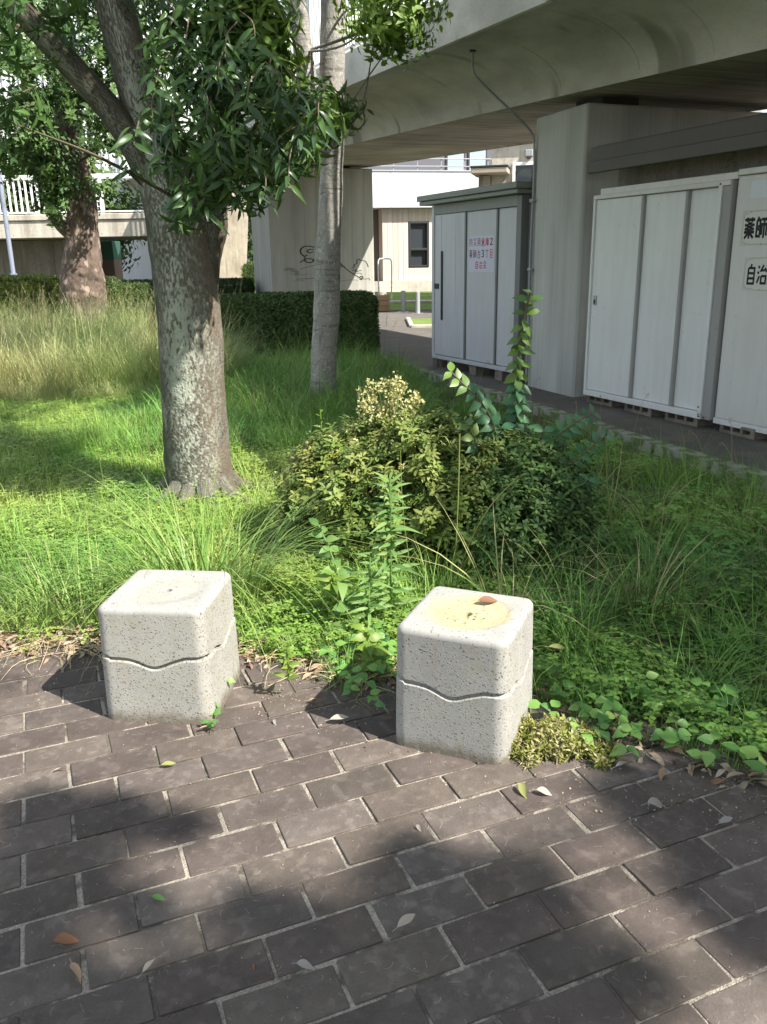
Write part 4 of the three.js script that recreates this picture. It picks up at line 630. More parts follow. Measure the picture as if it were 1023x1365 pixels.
// the big tree behind the left stool
{
  const t = thing('big_tree', 'thick grey-green mossy tree trunk with glossy lance leaves, behind the left stool', 'tree', [0, 0, 0]);
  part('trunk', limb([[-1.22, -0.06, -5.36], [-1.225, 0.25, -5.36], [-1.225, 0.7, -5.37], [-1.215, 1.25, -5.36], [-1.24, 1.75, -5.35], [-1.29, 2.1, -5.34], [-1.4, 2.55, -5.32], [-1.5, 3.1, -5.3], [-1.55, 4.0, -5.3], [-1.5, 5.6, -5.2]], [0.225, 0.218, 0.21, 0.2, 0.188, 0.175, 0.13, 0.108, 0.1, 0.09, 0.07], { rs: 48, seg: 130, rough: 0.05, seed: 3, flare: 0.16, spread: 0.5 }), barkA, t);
  const barkShaded = Object.assign(barkA.clone(), { color: COL(0.6, 0.58, 0.55) });  // limb bark darkened: crown shade is put into its colour
  part('limb', limb([[-1.13, 1.3, -5.4], [-1.08, 1.75, -5.44], [-0.98, 2.2, -5.5], [-0.9, 2.75, -5.55], [-0.7, 3.6, -5.6], [-0.3, 4.8, -5.4], [0.1, 5.8, -5.2]], [0.1, 0.14, 0.125, 0.115, 0.1, 0.07, 0.04], { rs: 26, seg: 60, seed: 8, rough: 0.07 }), barkShaded, t);
  part('limb', limb([[-1.32, 1.95, -5.32], [-1.5, 2.3, -5.25], [-1.75, 2.62, -5.15], [-2.05, 3.0, -5.0], [-2.6, 3.7, -4.8], [-3.1, 4.8, -4.6]], [0.1, 0.078, 0.07, 0.064, 0.05, 0.03], { rs: 22, seg: 50, seed: 9, rough: 0.07 }), barkShaded, t);
  // roots spreading from the foot
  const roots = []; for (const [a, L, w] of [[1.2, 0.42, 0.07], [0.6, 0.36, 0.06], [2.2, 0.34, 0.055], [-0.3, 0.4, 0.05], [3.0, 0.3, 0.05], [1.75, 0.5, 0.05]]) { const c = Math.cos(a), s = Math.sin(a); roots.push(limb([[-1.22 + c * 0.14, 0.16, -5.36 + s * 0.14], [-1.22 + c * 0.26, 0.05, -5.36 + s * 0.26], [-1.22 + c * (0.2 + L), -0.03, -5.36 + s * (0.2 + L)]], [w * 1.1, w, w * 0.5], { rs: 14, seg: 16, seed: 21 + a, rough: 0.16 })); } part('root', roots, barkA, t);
  const near = pxBalls([[225, 90, 4.8, 0.2, 26], [270, 40, 5.0, 0.3, 40], [310, 80, 5.0, 0.26, 26], [340, 50, 5.1, 0.18, 16], [228, 160, 4.7, 0.16, 18], [290, 140, 4.75, 0.28, 38], [345, 150, 4.8, 0.26, 34], [395, 160, 4.9, 0.16, 14], [250, 215, 4.6, 0.18, 24], [305, 215, 4.65, 0.22, 28], [360, 205, 4.7, 0.2, 24], [285, 255, 4.6, 0.13, 12], [245, 285, 4.5, 0.09, 7], [350, 250, 4.7, 0.12, 9], [290, 20, 5.2, 0.32, 28], [255, 10, 5.3, 0.34, 36], [105, 30, 5.5, 0.2, 10], [60, 15, 5.0, 0.25, 14], [20, 40, 4.8, 0.2, 10], [20, 165, 4.0, 0.1, 4]]);
  foliage(t, 'crown', near, lanceSprigs, glossy, [0.04, 0.09, 0.026], [0.1, 0.19, 0.045], 611, { lift: -0.1, smin: 0.5, smax: 0.98, shell: 0.2 });
  twigs(t, [[-1.4, 2.5, -5.3], [-0.98, 2.2, -5.45], [-0.95, 2.6, -5.5], [-1.9, 2.8, -5.1], [-1.1, 1.8, -5.4]], near, 0.012, twigMat, 612);
  foliage(t, 'crown', pxBalls([[355, 30, 5.0, 0.13, 18], [362, 75, 5.0, 0.13, 16], [362, 105, 4.95, 0.13, 14], [325, 30, 5.0, 0.18, 12], [425, 155, 4.9, 0.08, 6]]), lanceSprigs, softLeaf, [0.12, 0.22, 0.035], [0.22, 0.32, 0.05], 616, { lift: 0.1 });  // brighter leaves: light shining through them is put into the colour
  // single leaves that hang in front, each its own piece
  const r = RNG(613), lg = [0, 1, 2, 3, 4].map((i) => leafGeo(0.125 + 0.012 * i, 0.031 + 0.003 * (i % 3), { droop: 0.25 + 0.12 * i, fold: 0.28, seg: 6, peak: 0.42, twist: (i - 2) * 0.25 })), lm = [[0.04, 0.09, 0.028], [0.055, 0.115, 0.034], [0.08, 0.15, 0.04], [0.05, 0.1, 0.045]].map((c) => leafMat(0.33, 0.28, c));
  const front = [[205, 120], [245, 70], [300, 75], [355, 105], [205, 165], [235, 185], [275, 165], [315, 180], [345, 175], [395, 140], [425, 165], [260, 235], [300, 245], [335, 225], [375, 215], [400, 195], [245, 265], [275, 285], [310, 270], [350, 265], [385, 245], [178, 190], [225, 225], [290, 110], [370, 130], [330, 140], [265, 130], [340, 60], [225, 40], [20, 160], [290, 205], [172, 232], [420, 185], [240, 300]];
  const tw = [];
  for (const [x, y] of front) { const c = ahead(x, y, 4.25 + r() * 0.3); if (x < 200 && y > 200) c.copy(ahead(x, y, 4.6)); for (let i = 0; i < 7; i++) { const a = i * 2.4 + r(), d = V3(Math.cos(a), -0.25 - r() * 0.5, Math.sin(a)); const m = new THREE.Mesh(lg[Math.floor(r() * 5)], lm[Math.floor(r() * 4)]); m.name = pname(t, 'leaf'); leafMatrix(c.clone().add(V3(0, i * 0.012, 0)), d, (r() - 0.5) * 1.4, 0.45 + r() * 0.5, LIGHTWARD).decompose(m.position, m.quaternion, m.scale); t.add(m); } tw.push(tube([c.clone().add(V3(0, -0.01, 0)), c.clone().add(V3((r() - 0.5) * 0.05, 0.1, -0.06)), c.clone().add(V3((r() - 0.5) * 0.2, 0.2, -0.22))], 0.0035, 8, 5)); }
  part('twig', tw, twigMat, t);
  const high = [[-0.6, 4.2, -4.9, 0.7, 150], [0.1, 4.1, -4.2, 0.55, 120], [0.5, 4.6, -4.5, 0.6, 120], [-1.6, 4.6, -4.6, 0.8, 170], [-0.2, 5.6, -4.8, 0.8, 150], [-2.4, 4.4, -4.9, 0.7, 140], [-1.4, 5.8, -5.4, 0.9, 170], [-3.0, 5.2, -4.7, 0.7, 120], [0.2, 5.6, -5.8, 0.7, 120], [-0.9, 3.6, -5.9, 0.5, 70], [-2.1, 3.9, -6.0, 0.6, 90], [0.75, 4.0, -3.7, 0.4, 70]];
  foliage(t, 'crown', high, lanceSprigs, glossy, [0.03, 0.065, 0.018], [0.06, 0.12, 0.03], 614, { smin: 1, smax: 1.5 });
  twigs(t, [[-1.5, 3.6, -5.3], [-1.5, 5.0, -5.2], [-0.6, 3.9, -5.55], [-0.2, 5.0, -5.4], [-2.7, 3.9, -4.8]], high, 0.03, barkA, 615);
}
// slender pale tree
{
  const t = thing('pale_tree', 'slender pale grey forked tree in front of the hedge', 'tree', [0, 0, 0]);
  part('trunk', limb([[-0.63, -0.05, -8.92], [-0.615, 0.4, -8.92], [-0.57, 0.9, -8.91], [-0.53, 1.5, -8.9], [-0.475, 2.1, -8.9], [-0.455, 2.5, -8.9], [-0.44, 2.95, -8.88], [-0.4, 3.6, -8.85], [-0.36, 4.5, -8.8], [-0.3, 6.5, -8.7]], [0.15, 0.14, 0.136, 0.13, 0.12, 0.116, 0.13, 0.12, 0.12, 0.1, 0.06], { rs: 36, seg: 130, rough: 0.055, seed: 14, flare: 0.14 }), barkB, t);
  part('limb', limb([[-0.49, 2.45, -8.88], [-0.58, 2.75, -8.85], [-0.66, 3.15, -8.8], [-0.71, 3.7, -8.75], [-0.8, 4.6, -8.7], [-1.0, 6.2, -8.4]], [0.09, 0.105, 0.095, 0.088, 0.08, 0.05], { rs: 22, seg: 50, seed: 15, rough: 0.04 }), barkB, t);
  const lo = pxBalls([[350, 20, 7.6, 0.2, 22], [325, 15, 7.6, 0.3, 28], [345, 75, 7.5, 0.18, 14], [510, 15, 7.8, 0.28, 46], [545, 18, 7.7, 0.25, 40], [480, 10, 8.2, 0.2, 22], [535, 40, 7.6, 0.18, 26], [500, 45, 7.7, 0.12, 9], [560, 0, 7.7, 0.2, 16]]);
  foliage(t, 'crown', lo, ovateSprigs, softLeaf, [0.12, 0.2, 0.03], [0.17, 0.27, 0.045], 621, { lift: -0.1 });
  const lance = pxBalls([[400, 150, 7.4, 0.18, 16], [430, 145, 7.8, 0.16, 12], [415, 175, 7.5, 0.18, 16], [385, 165, 7.2, 0.18, 14], [460, 150, 8.2, 0.15, 9], [375, 205, 7.2, 0.16, 12], [400, 215, 7.4, 0.12, 6], [440, 165, 7.9, 0.12, 8]]);
  foliage(t, 'crown', lance, lanceSprigs, softLeaf, [0.075, 0.13, 0.03], [0.12, 0.2, 0.04], 622, { lift: 0.1, smin: 1.0, smax: 1.6 });
  twigs(t, [[-0.45, 2.6, -8.85], [-0.4, 3.6, -8.8], [-0.7, 3.4, -8.8]], [...lo, ...lance], 0.014, barkB, 623);
  const high = [[-0.6, 6.4, -8.4, 1.2, 210], [0.5, 6.6, -8.0, 1.0, 170], [-1.5, 6.0, -8.2, 1.0, 150], [-0.2, 7.6, -8.8, 1.2, 170], [0.8, 7.2, -9.2, 0.8, 100]];
  foliage(t, 'crown', high, ovateSprigs, softLeaf, [0.07, 0.13, 0.025], [0.12, 0.2, 0.04], 624, { smin: 1.2, smax: 1.8 });
  twigs(t, [[-0.36, 4.8, -8.8], [-0.85, 5.0, -8.65]], high, 0.04, barkB, 625);
}
// brown tree by the ramp
{
  const t = thing('brown_tree', 'brown flaky-barked tree with a swollen foot, in front of the ramp', 'tree', [0, 0, 0]);
  part('trunk', limb([[-5.22, -0.05, -15], [-5.2, 0.6, -15], [-5.19, 1.1, -15], [-5.15, 1.5, -15], [-5.09, 2.0, -15], [-5.05, 2.5, -15], [-5.08, 3.0, -14.95], [-5.12, 3.5, -14.9], [-5.12, 4.2, -14.9], [-5.1, 6.2, -14.8]], [0.36, 0.37, 0.39, 0.36, 0.29, 0.26, 0.25, 0.22, 0.16, 0.14, 0.08], { rs: 36, seg: 110, rough: 0.07, seed: 32, flare: 0.1 }), barkC, t);
  part('limb', limb([[-5.2, 1.95, -14.9], [-5.42, 2.2, -14.8], [-5.52, 2.6, -14.75], [-5.5, 3.2, -14.7], [-5.7, 4.1, -14.6]], [0.12, 0.09, 0.08, 0.07, 0.04], { rs: 16, seg: 40, rough: 0.12, seed: 33 }), barkC, t);
  part('limb', limb([[-5.1, 3.1, -14.9], [-5.5, 3.55, -14.8], [-5.6, 4.4, -14.7], [-5.9, 5.6, -14.5]], [0.15, 0.12, 0.1, 0.05], { rs: 16, seg: 40, rough: 0.12, seed: 34 }), barkC, t);
  const b = pxBalls([[15, 40, 13, 0.9, 110], [60, 60, 13.5, 0.8, 70], [110, 60, 14, 0.7, 60], [150, 50, 14.5, 0.8, 60], [25, 120, 13.4, 0.6, 70], [55, 150, 14, 0.45, 36], [20, 180, 13.4, 0.5, 80], [66, 215, 14, 0.34, 60], [74, 246, 14.2, 0.28, 60], [70, 276, 14.2, 0.2, 30], [20, 205, 14, 0.4, 40], [130, 140, 14, 0.6, 70], [175, 100, 14.5, 0.6, 60], [175, 160, 14.5, 0.4, 34], [150, 180, 14, 0.3, 26], [70, 120, 15.5, 0.7, 60], [130, 255, 14.2, 0.16, 12]]);
  foliage(t, 'crown', b, smallSprigs, dullLeaf, [0.06, 0.13, 0.035], [0.13, 0.22, 0.06], 631, { smin: 0.9, smax: 1.4 });
  const high = [[-6, 6, -14, 1.5, 240], [-4.6, 6.2, -14.4, 1.5, 240], [-5.2, 7.5, -15, 1.6, 220], [-7.2, 5.6, -14, 1.2, 160], [-3.6, 5.6, -14.6, 1, 120]];
  foliage(t, 'crown', high, smallSprigs, dullLeaf, [0.04, 0.09, 0.022], [0.08, 0.15, 0.035], 632, { smin: 1.2, smax: 1.8 });
  twigs(t, [[-5.1, 4, -14.9], [-5.5, 3, -14.7], [-5.8, 5, -14.6], [-5.1, 5.6, -14.8]], [...b, ...high], 0.03, barkC, 633);
}
// trees beyond the ramp and the far bridge
const bigSprigs = [0, 1].map(() => sprig(rs, 12, 0.2, 0.11, { tw: 0.4, up: 0.4, droop: 0.3, fold: 0.2, seg: 2, peak: 0.45, stem: false }));
[[-16, -33, 7, 'dark leafy tree beyond the ramp, at the far left edge'], [-12.4, -35, 8, 'tall green tree beyond the ramp, behind the brown tree'], [-7.6, -62, 9, 'far green tree beyond the white parked car'], [-11.5, -66, 10, 'far green tree behind the tapered pier']].forEach(([x, z, h, label], i) => {
  const t = thing('background_tree', label, 'tree', [x, 0, z], 0); const r = RNG(650 + i);
  part('trunk', limb([[0, -0.1, 0], [0.1, h * 0.3, 0], [0, h * 0.7, 0.1]], [0.25, 0.2, 0.08], { rs: 12, seg: 20, seed: i }), barkC, t);
  const balls = []; for (let k = 0; k < 12; k++) { const d = inBall(r); balls.push([d.x * h * 0.3, h * 0.5 + d.y * h * 0.36, d.z * h * 0.3, h * 0.15, 70]); }
  foliage(t, 'crown', balls, bigSprigs, dullLeaf, [0.05, 0.1, 0.025], [0.1, 0.17, 0.04], 660 + i, { smin: 1, smax: 1.7 });
});
// unseen tree behind the viewer, its crown shaped to dapple and shade the pavement
{
  const t = thing('shade_tree', 'unseen leafy tree behind the viewer, its crown shaped to shade the pavement', 'tree', [0, 0, 0]);
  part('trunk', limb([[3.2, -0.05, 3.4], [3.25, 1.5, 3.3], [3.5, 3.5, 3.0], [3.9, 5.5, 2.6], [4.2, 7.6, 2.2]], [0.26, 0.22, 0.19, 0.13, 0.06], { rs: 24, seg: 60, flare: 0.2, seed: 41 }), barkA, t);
  const r = RNG(671), balls = [], fine = []; const spots = [[60, 1090, .12], [120, 1120, .1], [150, 1085, .08], [40, 1160, .12], [100, 1180, .09], [20, 1240, .1], [40, 1320, .12], [20, 1365, .1], [110, 1350, .1], [200, 1340, .08], [300, 1345, .1], [390, 1340, .1], [470, 1330, .1], [235, 1105, .05], [200, 1225, .06], [330, 1215, .05], [400, 1230, .05], [560, 1135, .05], [520, 1165, .05], [545, 1200, .09], [610, 1190, .08], [640, 1225, .08], [690, 1175, .06], [590, 1290, .1], [660, 1290, .1], [610, 1345, .1], [700, 1340, .1], [520, 1270, .07], [760, 1290, .08], [800, 1330, .07], [450, 1290, .06], [740, 1205, .03], [830, 1290, .05], [880, 1100, .08], [940, 1120, .1], [900, 1060, .1], [980, 1180, .1], [1000, 1230, .07], [850, 1060, .07], [870, 1078, .12], [930, 1100, .14], [990, 1130, .14], [965, 1195, .11], [1012, 1205, .12], [1020, 1150, .12], [842, 1052, .08], [1000, 1062, .12], [950, 1050, .1], [1000, 1100, .1], [910, 1115, .07], [1015, 1262, .06]];
  for (const [x, y, R] of spots) { const g = onGround(x, y), H = 5.8 + r() * 2; fine.push([g.x + 0.813 * H, H, g.z + 0.515 * H, R * 0.78, Math.round(16 + R * R * 8000)]); }  // clumps set so their shadows land on chosen paving spots
  for (let i = 0; i < 46; i++) { const gx = -2.5 + r() * 5, gz = 0.0 + r() * 2.4, H = 5.2 + r() * 2.6; balls.push([gx + 0.813 * H, H, gz + 0.515 * H, 0.32 + r() * 0.2, 60]); }
  for (let i = 0; i < 84; i++) balls.push([-1.9 + r() * 4.4, 4.6 + r() * 2.6, -1.0 + r() * 4.4, 0.4 + r() * 0.3, 70]);  // overhead canopy added out of view to block sky light on the paving
  foliage(t, 'crown', balls, ovateSprigs, dullLeaf, [0.05, 0.1, 0.025], [0.08, 0.15, 0.03], 672, { smin: 0.9, smax: 1.3 });
  foliage(t, 'crown', fine, ovateSprigs, dullLeaf, [0.05, 0.1, 0.025], [0.08, 0.15, 0.03], 674, { smin: 0.42, smax: 0.62 });
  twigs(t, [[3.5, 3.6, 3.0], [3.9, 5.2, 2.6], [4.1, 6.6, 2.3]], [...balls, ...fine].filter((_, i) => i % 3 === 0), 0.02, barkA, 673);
}

// ---------------------------------------------------------------- hedges and shrubs
const hedgeSprig = [0, 1, 2].map(() => sprig(rs, 9, 0.034, 0.016, { tw: 0.05, up: 0.6, droop: 0.2, fold: 0.2, seg: 2, peak: 0.5 }));
const woody = std({ color: COL(0.05, 0.04, 0.028), roughness: 1 });
function boxHedge(t, w, h, d, n, c0, c1, seed, round = 0.12) { // leaves through the outer layer of a clipped box, local to the thing
  const r = RNG(seed), mats = [[], [], []], cols = [[], [], []];
  for (let i = 0; i < n; i++) {
    let x = (r() - 0.5), y = r(), z = (r() - 0.5); const f = r() * (w * h * 2 + w * d + d * h * 2), lay = -Math.log(1 - r() * 0.98) * 0.035; let nx = 0, ny = 0, nz = 0;
    if (f < w * h * 1.4) { z = 0.5; nz = 1; } else if (f < w * h * 1.6) { z = -0.5; nz = -1; } else if (f < w * h * 2 + w * d - w * h * 0.4) { y = 1; ny = 1; } else { x = r() < 0.5 ? -0.5 : 0.5; nx = Math.sign(x); }
    const bump = 0.05 * (vn(x * w * 5 + 50, y * 5 + z * d * 5 + 50, 4096, seed) - 0.3), p = V3(x * w, y * h, z * d).addScaledVector(V3(nx, ny, nz), bump - lay), ex = Math.max(0, Math.abs(p.x) - (w / 2 - round)), ey = Math.max(0, p.y - (h - round)), ez = Math.max(0, Math.abs(p.z) - (d / 2 - round)), e = Math.hypot(ex, ey, ez);
    if (e > round) { const k = round / e; p.x -= Math.sign(p.x) * ex * (1 - k); p.y -= ey * (1 - k); p.z -= Math.sign(p.z) * ez * (1 - k); }
    const dir = V3(nx, ny + 0.45, nz).add(inBall(r).multiplyScalar(0.9)).normalize(), k = Math.floor(r() * 3), s = 0.8 + r() * 0.6;
    mats[k].push(new THREE.Matrix4().compose(p, new THREE.Quaternion().setFromUnitVectors(V3(0, 1, 0), dir), V3(s, s, s))); cols[k].push(vary(r, c0, c1));
  }
  hedgeSprig.forEach((g, k) => inst('foliage', g, dullLeaf, mats[k], cols[k], t, 'stuff'));
  const st = [], rr = RNG(seed + 1); for (let i = 0; i < Math.round(w * d * 26); i++) { const x = (rr() - 0.5) * (w - 0.2), z = (rr() - 0.5) * (d - 0.2), tx = x + (rr() - 0.5) * 0.3, tz = z + (rr() - 0.5) * 0.3; const g = tube([[x, -0.02, z], [(x + tx) / 2 + (rr() - 0.5) * 0.1, h * 0.5, (z + tz) / 2], [tx, h * 0.93, tz]], 0.007 + rr() * 0.008, 5, 4); st.push(g); } part('stem', st, woody, t);
  const inner = new RoundedBoxGeometry(w - 0.24, h - 0.2, d - 0.24, 3, 0.1); inner.translate(0, (h - 0.2) / 2 + 0.06, 0); const p = inner.attributes.position; for (let i = 0; i < p.count; i++) { const k = 1 + 0.08 * (vn(p.getX(i) * 6 + 40, p.getY(i) * 6 + p.getZ(i) * 6 + 40, 4096, seed) - 0.5); p.setX(i, p.getX(i) * k); p.setZ(i, p.getZ(i) * k); } inner.computeVertexNormals(); part('twig_mass', inner, woody, t);
}
{
  const t = thing('box_hedge', 'dark green clipped hedge in front of the graffitied pier', 'hedge', [-1.72, 0, -13.0], THREE.MathUtils.degToRad(8)); boxHedge(t, 3.2, 0.98, 1.1, 26000, [0.055, 0.1, 0.025], [0.11, 0.17, 0.04], 701);
  const y = thing('clipped_shrub', 'bright yellow-green clipped shrub at the far left beside the lamp post', 'shrub', [-7.35, 0, -16.2]); boxHedge(y, 2.6, 1.28, 1.5, 12000, [0.16, 0.2, 0.03], [0.24, 0.28, 0.05], 702, 0.35);
  const s1 = thing('low_shrub', 'dark low shrub between the yellow shrub and the brown tree', 'shrub', [-7.0, 0, -19.4]); boxHedge(s1, 2.2, 1.2, 1.2, 7000, [0.05, 0.09, 0.025], [0.1, 0.15, 0.035], 703, 0.3);
  const s2 = thing('low_shrub', 'light green leafy shrub just right of the brown tree foot', 'shrub', [-4.55, 0, -15.6]); boxHedge(s2, 1.1, 1.12, 0.9, 5000, [0.08, 0.13, 0.03], [0.13, 0.19, 0.045], 704, 0.35);
  const s3 = thing('low_hedge', 'long dark hedge at the foot of the painted pier', 'hedge', [-6.2, 0, -22.6]); boxHedge(s3, 5.6, 1.05, 1.0, 14000, [0.03, 0.07, 0.02], [0.06, 0.11, 0.03], 705, 0.15);
  const s4 = thing('low_hedge', 'green hedge in front of the white parked car', 'hedge', [-7.2, 0, -47]); boxHedge(s4, 5, 1.5, 1.5, 9000, [0.06, 0.12, 0.02], [0.1, 0.17, 0.03], 706, 0.3);
  const far = new THREE.PlaneGeometry(8, 16); far.rotateX(-Math.PI / 2); far.translate(-7.5, 0.02, -40); structure('far_lawn', metreUV(far), M.lawnFar);
}
// azalea between the stools
{
  const t = thing('azalea_bush', 'rounded small-leaved azalea bush behind the two stools', 'bush', [0.12, 0, -4.3]);
  const sp = [0, 1, 2].map(() => sprig(rs, 9, 0.036, 0.014, { tw: 0.03, up: 0.5, droop: 0.25, fold: 0.2, seg: 3, peak: 0.6 }));
  const balls = [[-0.42, 0.2, -0.1, 0.3, 700], [-0.3, 0.3, -0.05, 0.36, 1100], [0.05, 0.32, -0.05, 0.38, 1200], [0.38, 0.3, 0.05, 0.38, 1200], [0.62, 0.27, 0.2, 0.36, 1100], [-0.15, 0.22, 0.25, 0.3, 700], [0.22, 0.22, 0.33, 0.32, 900], [0.5, 0.2, 0.42, 0.3, 900], [0.72, 0.16, 0.4, 0.24, 600], [-0.42, 0.15, 0.15, 0.22, 400], [0.35, 0.3, -0.4, 0.3, 400], [-0.2, 0.3, -0.4, 0.3, 400], [-0.18, 0.5, 0, 0.16, 220], [-0.42, 0.43, 0.02, 0.14, 160], [0.2, 0.52, 0, 0.16, 200], [-0.05, 0.6, 0.02, 0.09, 60], [0.5, 0.55, 0.05, 0.12, 80], [0.75, 0.42, 0.2, 0.12, 80], [0.35, 0.6, 0, 0.08, 40], [-0.3, 0.55, 0.1, 0.08, 50]];
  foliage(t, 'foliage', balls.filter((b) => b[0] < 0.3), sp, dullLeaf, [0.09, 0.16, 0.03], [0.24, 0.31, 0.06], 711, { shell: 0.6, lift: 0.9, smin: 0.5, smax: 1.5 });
  foliage(t, 'foliage', balls.filter((b) => b[0] >= 0.3), sp, dullLeaf, [0.055, 0.12, 0.03], [0.13, 0.22, 0.05], 717, { shell: 0.6, lift: 0.9, smin: 0.5, smax: 1.5 });  // right side darker green: shade on the bush put into leaf colour
  const rb = RNG(714), tufts = []; for (let i = 0; i < 70; i++) { const a = rb() * 6.28, e = 0.15 + rb() * 1.3; tufts.push([0.08 + Math.cos(a) * Math.cos(e) * 0.72, 0.16 + Math.sin(e) * (0.42 + 0.1 * rb()), 0.1 + Math.sin(a) * Math.cos(e) * 0.55, 0.05 + rb() * 0.07, 26]); } foliage(t, 'foliage', tufts, sp, dullLeaf, [0.12, 0.2, 0.04], [0.28, 0.32, 0.08], 715, { shell: 0.3, lift: 1.3, smin: 0.8, smax: 1.5 });
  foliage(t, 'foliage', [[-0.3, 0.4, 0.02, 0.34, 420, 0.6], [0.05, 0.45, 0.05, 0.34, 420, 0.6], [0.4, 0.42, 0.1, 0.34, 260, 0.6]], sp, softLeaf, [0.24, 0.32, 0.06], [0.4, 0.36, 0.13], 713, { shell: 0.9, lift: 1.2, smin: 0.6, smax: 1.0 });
  twigs(t, [[-0.1, 0, 0], [0.2, 0, 0.1], [0.4, 0, 0.2]], [...balls, ...balls.map(([x, y, z]) => [x * 1.2 + 0.05, y + 0.12, z * 1.1])], 0.011, woody, 712);
}

// ---------------------------------------------------------------- grass
function blade(list, r, x, z, h, w, lean, bend, az, segs = 3) {
  const pos = [], idx = [], dx = Math.cos(az), dz = Math.sin(az), px = -dz, pz = dx;
  for (let i = 0; i <= segs; i++) { const t = i / segs, a = lean + bend * t, hx = h * t * Math.sin(a * 0.8), y = h * t * Math.cos(a * 0.75), ww = w / 2 * (1 - Math.pow(t, 1.7)); const cx = x + dx * hx, cz = z + dz * hx; if (i < segs) pos.push(cx - px * ww, y, cz - pz * ww, cx + px * ww, y, cz + pz * ww); else pos.push(cx, y, cz); }
  for (let i = 0; i < segs - 1; i++) { const a = i * 2; idx.push(a, a + 1, a + 2, a + 1, a + 3, a + 2); } const a = (segs - 1) * 2; idx.push(a, a + 1, a + 2);
  list.push(geo(pos, null, idx));
}
function tuft(seed, n, h0, h1, w, spread, lean, bend, segs = 3) { const r = RNG(seed), l = []; for (let i = 0; i < n; i++) { const a = r() * 6.28, d = Math.sqrt(r()) * spread; blade(l, r, Math.cos(a) * d, Math.sin(a) * d, lerp(h0, h1, r()), w * (0.7 + 0.6 * r()), lean * r(), bend * (0.3 + r()), a + (r() - 0.5) * 2.2, segs); } return merge(l); }
function trefoils(seed, n, spread, h, R) { const r = RNG(seed), l = []; for (let i = 0; i < n; i++) { const a = r() * 6.28, d = Math.sqrt(r()) * spread, x = Math.cos(a) * d, z = Math.sin(a) * d, y = h * (0.4 + 0.7 * r()), a0 = r() * 6.28; for (let k = 0; k < 3; k++) l.push(place(leafGeo(R * (0.8 + 0.4 * r()), R * 0.8, { seg: 3, peak: 0.62, fold: 0.15, droop: 0.2 }), V3(x, y, z), V3(Math.cos(a0 + k * 2.09), 0.15 + 0.3 * (r() - 0.5), Math.sin(a0 + k * 2.09)))); } return merge(l); }
const G = {
  short: [0, 1, 2].map((i) => tuft(801 + i, 18, 0.05, 0.14, 0.004, 0.07, 0.3, 0.9, 2)),
  clover: [0, 1, 2].map((i) => trefoils(811 + i, 12, 0.09, 0.07, 0.016)),
  leafy: [0, 1].map((i) => trefoils(815 + i, 9, 0.08, 0.11, 0.026)),
  mid: [0, 1, 2].map((i) => tuft(821 + i, 20, 0.14, 0.34, 0.005, 0.08, 0.3, 1.1, 4)),
  wild: [0, 1, 2].map((i) => tuft(826 + i, 14, 0.3, 0.62, 0.006, 0.07, 0.25, 1.3, 5)),
  tall: [0, 1, 2, 3].map((i) => tuft(831 + i, 26, 0.55, 1.12, 0.006, 0.16, 0.22, 0.95, 5)),
};
const grassMat = leafMat(0.55, 0.4), dryMat = leafMat(0.75, 0.3);
function sow(name, geos, mat, n, pick, colour, seed, scale = [0.75, 1.3], tilt = 0.12) { // pick(r) gives [x, z] or null
  const r = RNG(seed), mats = geos.map(() => []), cols = geos.map(() => []);
  for (let i = 0; i < n; i++) { const p = pick(r); if (!p) continue; const k = Math.floor(r() * geos.length), s = lerp(scale[0], scale[1], r()); mats[k].push(new THREE.Matrix4().compose(V3(p[0], p[2] ?? 0, p[1]), randQ(r, tilt), V3(s, s * (0.85 + 0.3 * r()), s))); cols[k].push(colour(p[0], p[1], r)); }
  const g = new THREE.Group(); g.name = numbered(name); g.userData = { kind: 'stuff' }; scene.add(g); geos.forEach((q, k) => { if (mats[k].length) inst('blades', q, mat, mats[k], cols[k], g, 'stuff'); });
}
const patch = (x, z, f, s) => vn(x * f + 200, z * f + 200, 4096, s);
const inStool = (x, z) => Math.hypot(x + 0.757, z + 2.668) < 0.3 || Math.hypot(x - 0.262, z + 2.425) < 0.3;
const inTrunk = (x, z) => Math.hypot(x + 1.22, z + 5.36) < 0.25 || Math.hypot(x + 0.62, z + 8.92) < 0.15;
const verge = (x, z, m = 0) => edgeZ(x) - z > m + 0.1 * (patch(x, z, 5, 7) - 0.3) && x < kerbX(z) - 0.07;
const near = (x0, x1, z0, z1) => (r) => { const x = lerp(x0, x1, r()), z = -(z0 + (z1 - z0) * r()); return [x, z]; };
const only = (f, test) => (r) => { const p = f(r); return test(p[0], p[1], r) ? p : null; };
const mixC = (a, b, t, k) => COL(lerp(a[0], b[0], t) * k, lerp(a[1], b[1], t) * k, lerp(a[2], b[2], t) * k);
const lit = (x, z, r) => mixC([0.18, 0.38, 0.06], [0.38, 0.47, 0.11], clamp(patch(x, z, 1.3, 3) + (r() - 0.5) * 0.5, 0, 1), 0.75 + 0.5 * r());  // sunlit grass colour, kept brighter than the one for shade
const shadeTone = (x, z, r) => (r() < 0.07 ? mixC([0.3, 0.25, 0.1], [0.22, 0.2, 0.08], r(), 0.9) : mixC([0.12, 0.3, 0.06], [0.31, 0.48, 0.1], clamp(patch(x, z, 1.6, 4) + (r() - 0.5) * 0.4, 0, 1), 0.75 + 0.5 * r()));  // grass in shade: part of the shade is put into this colour
const straw = (x, z, r) => { const t = clamp(1.5 * (patch(x, z, 0.7, 5) - 0.22) + (r() - 0.5) * 0.5 - (z < -11.5 ? 0.15 : 0), 0, 1); return mixC([0.22, 0.36, 0.09], [0.6, 0.55, 0.3], t, 0.8 + 0.4 * r()); };
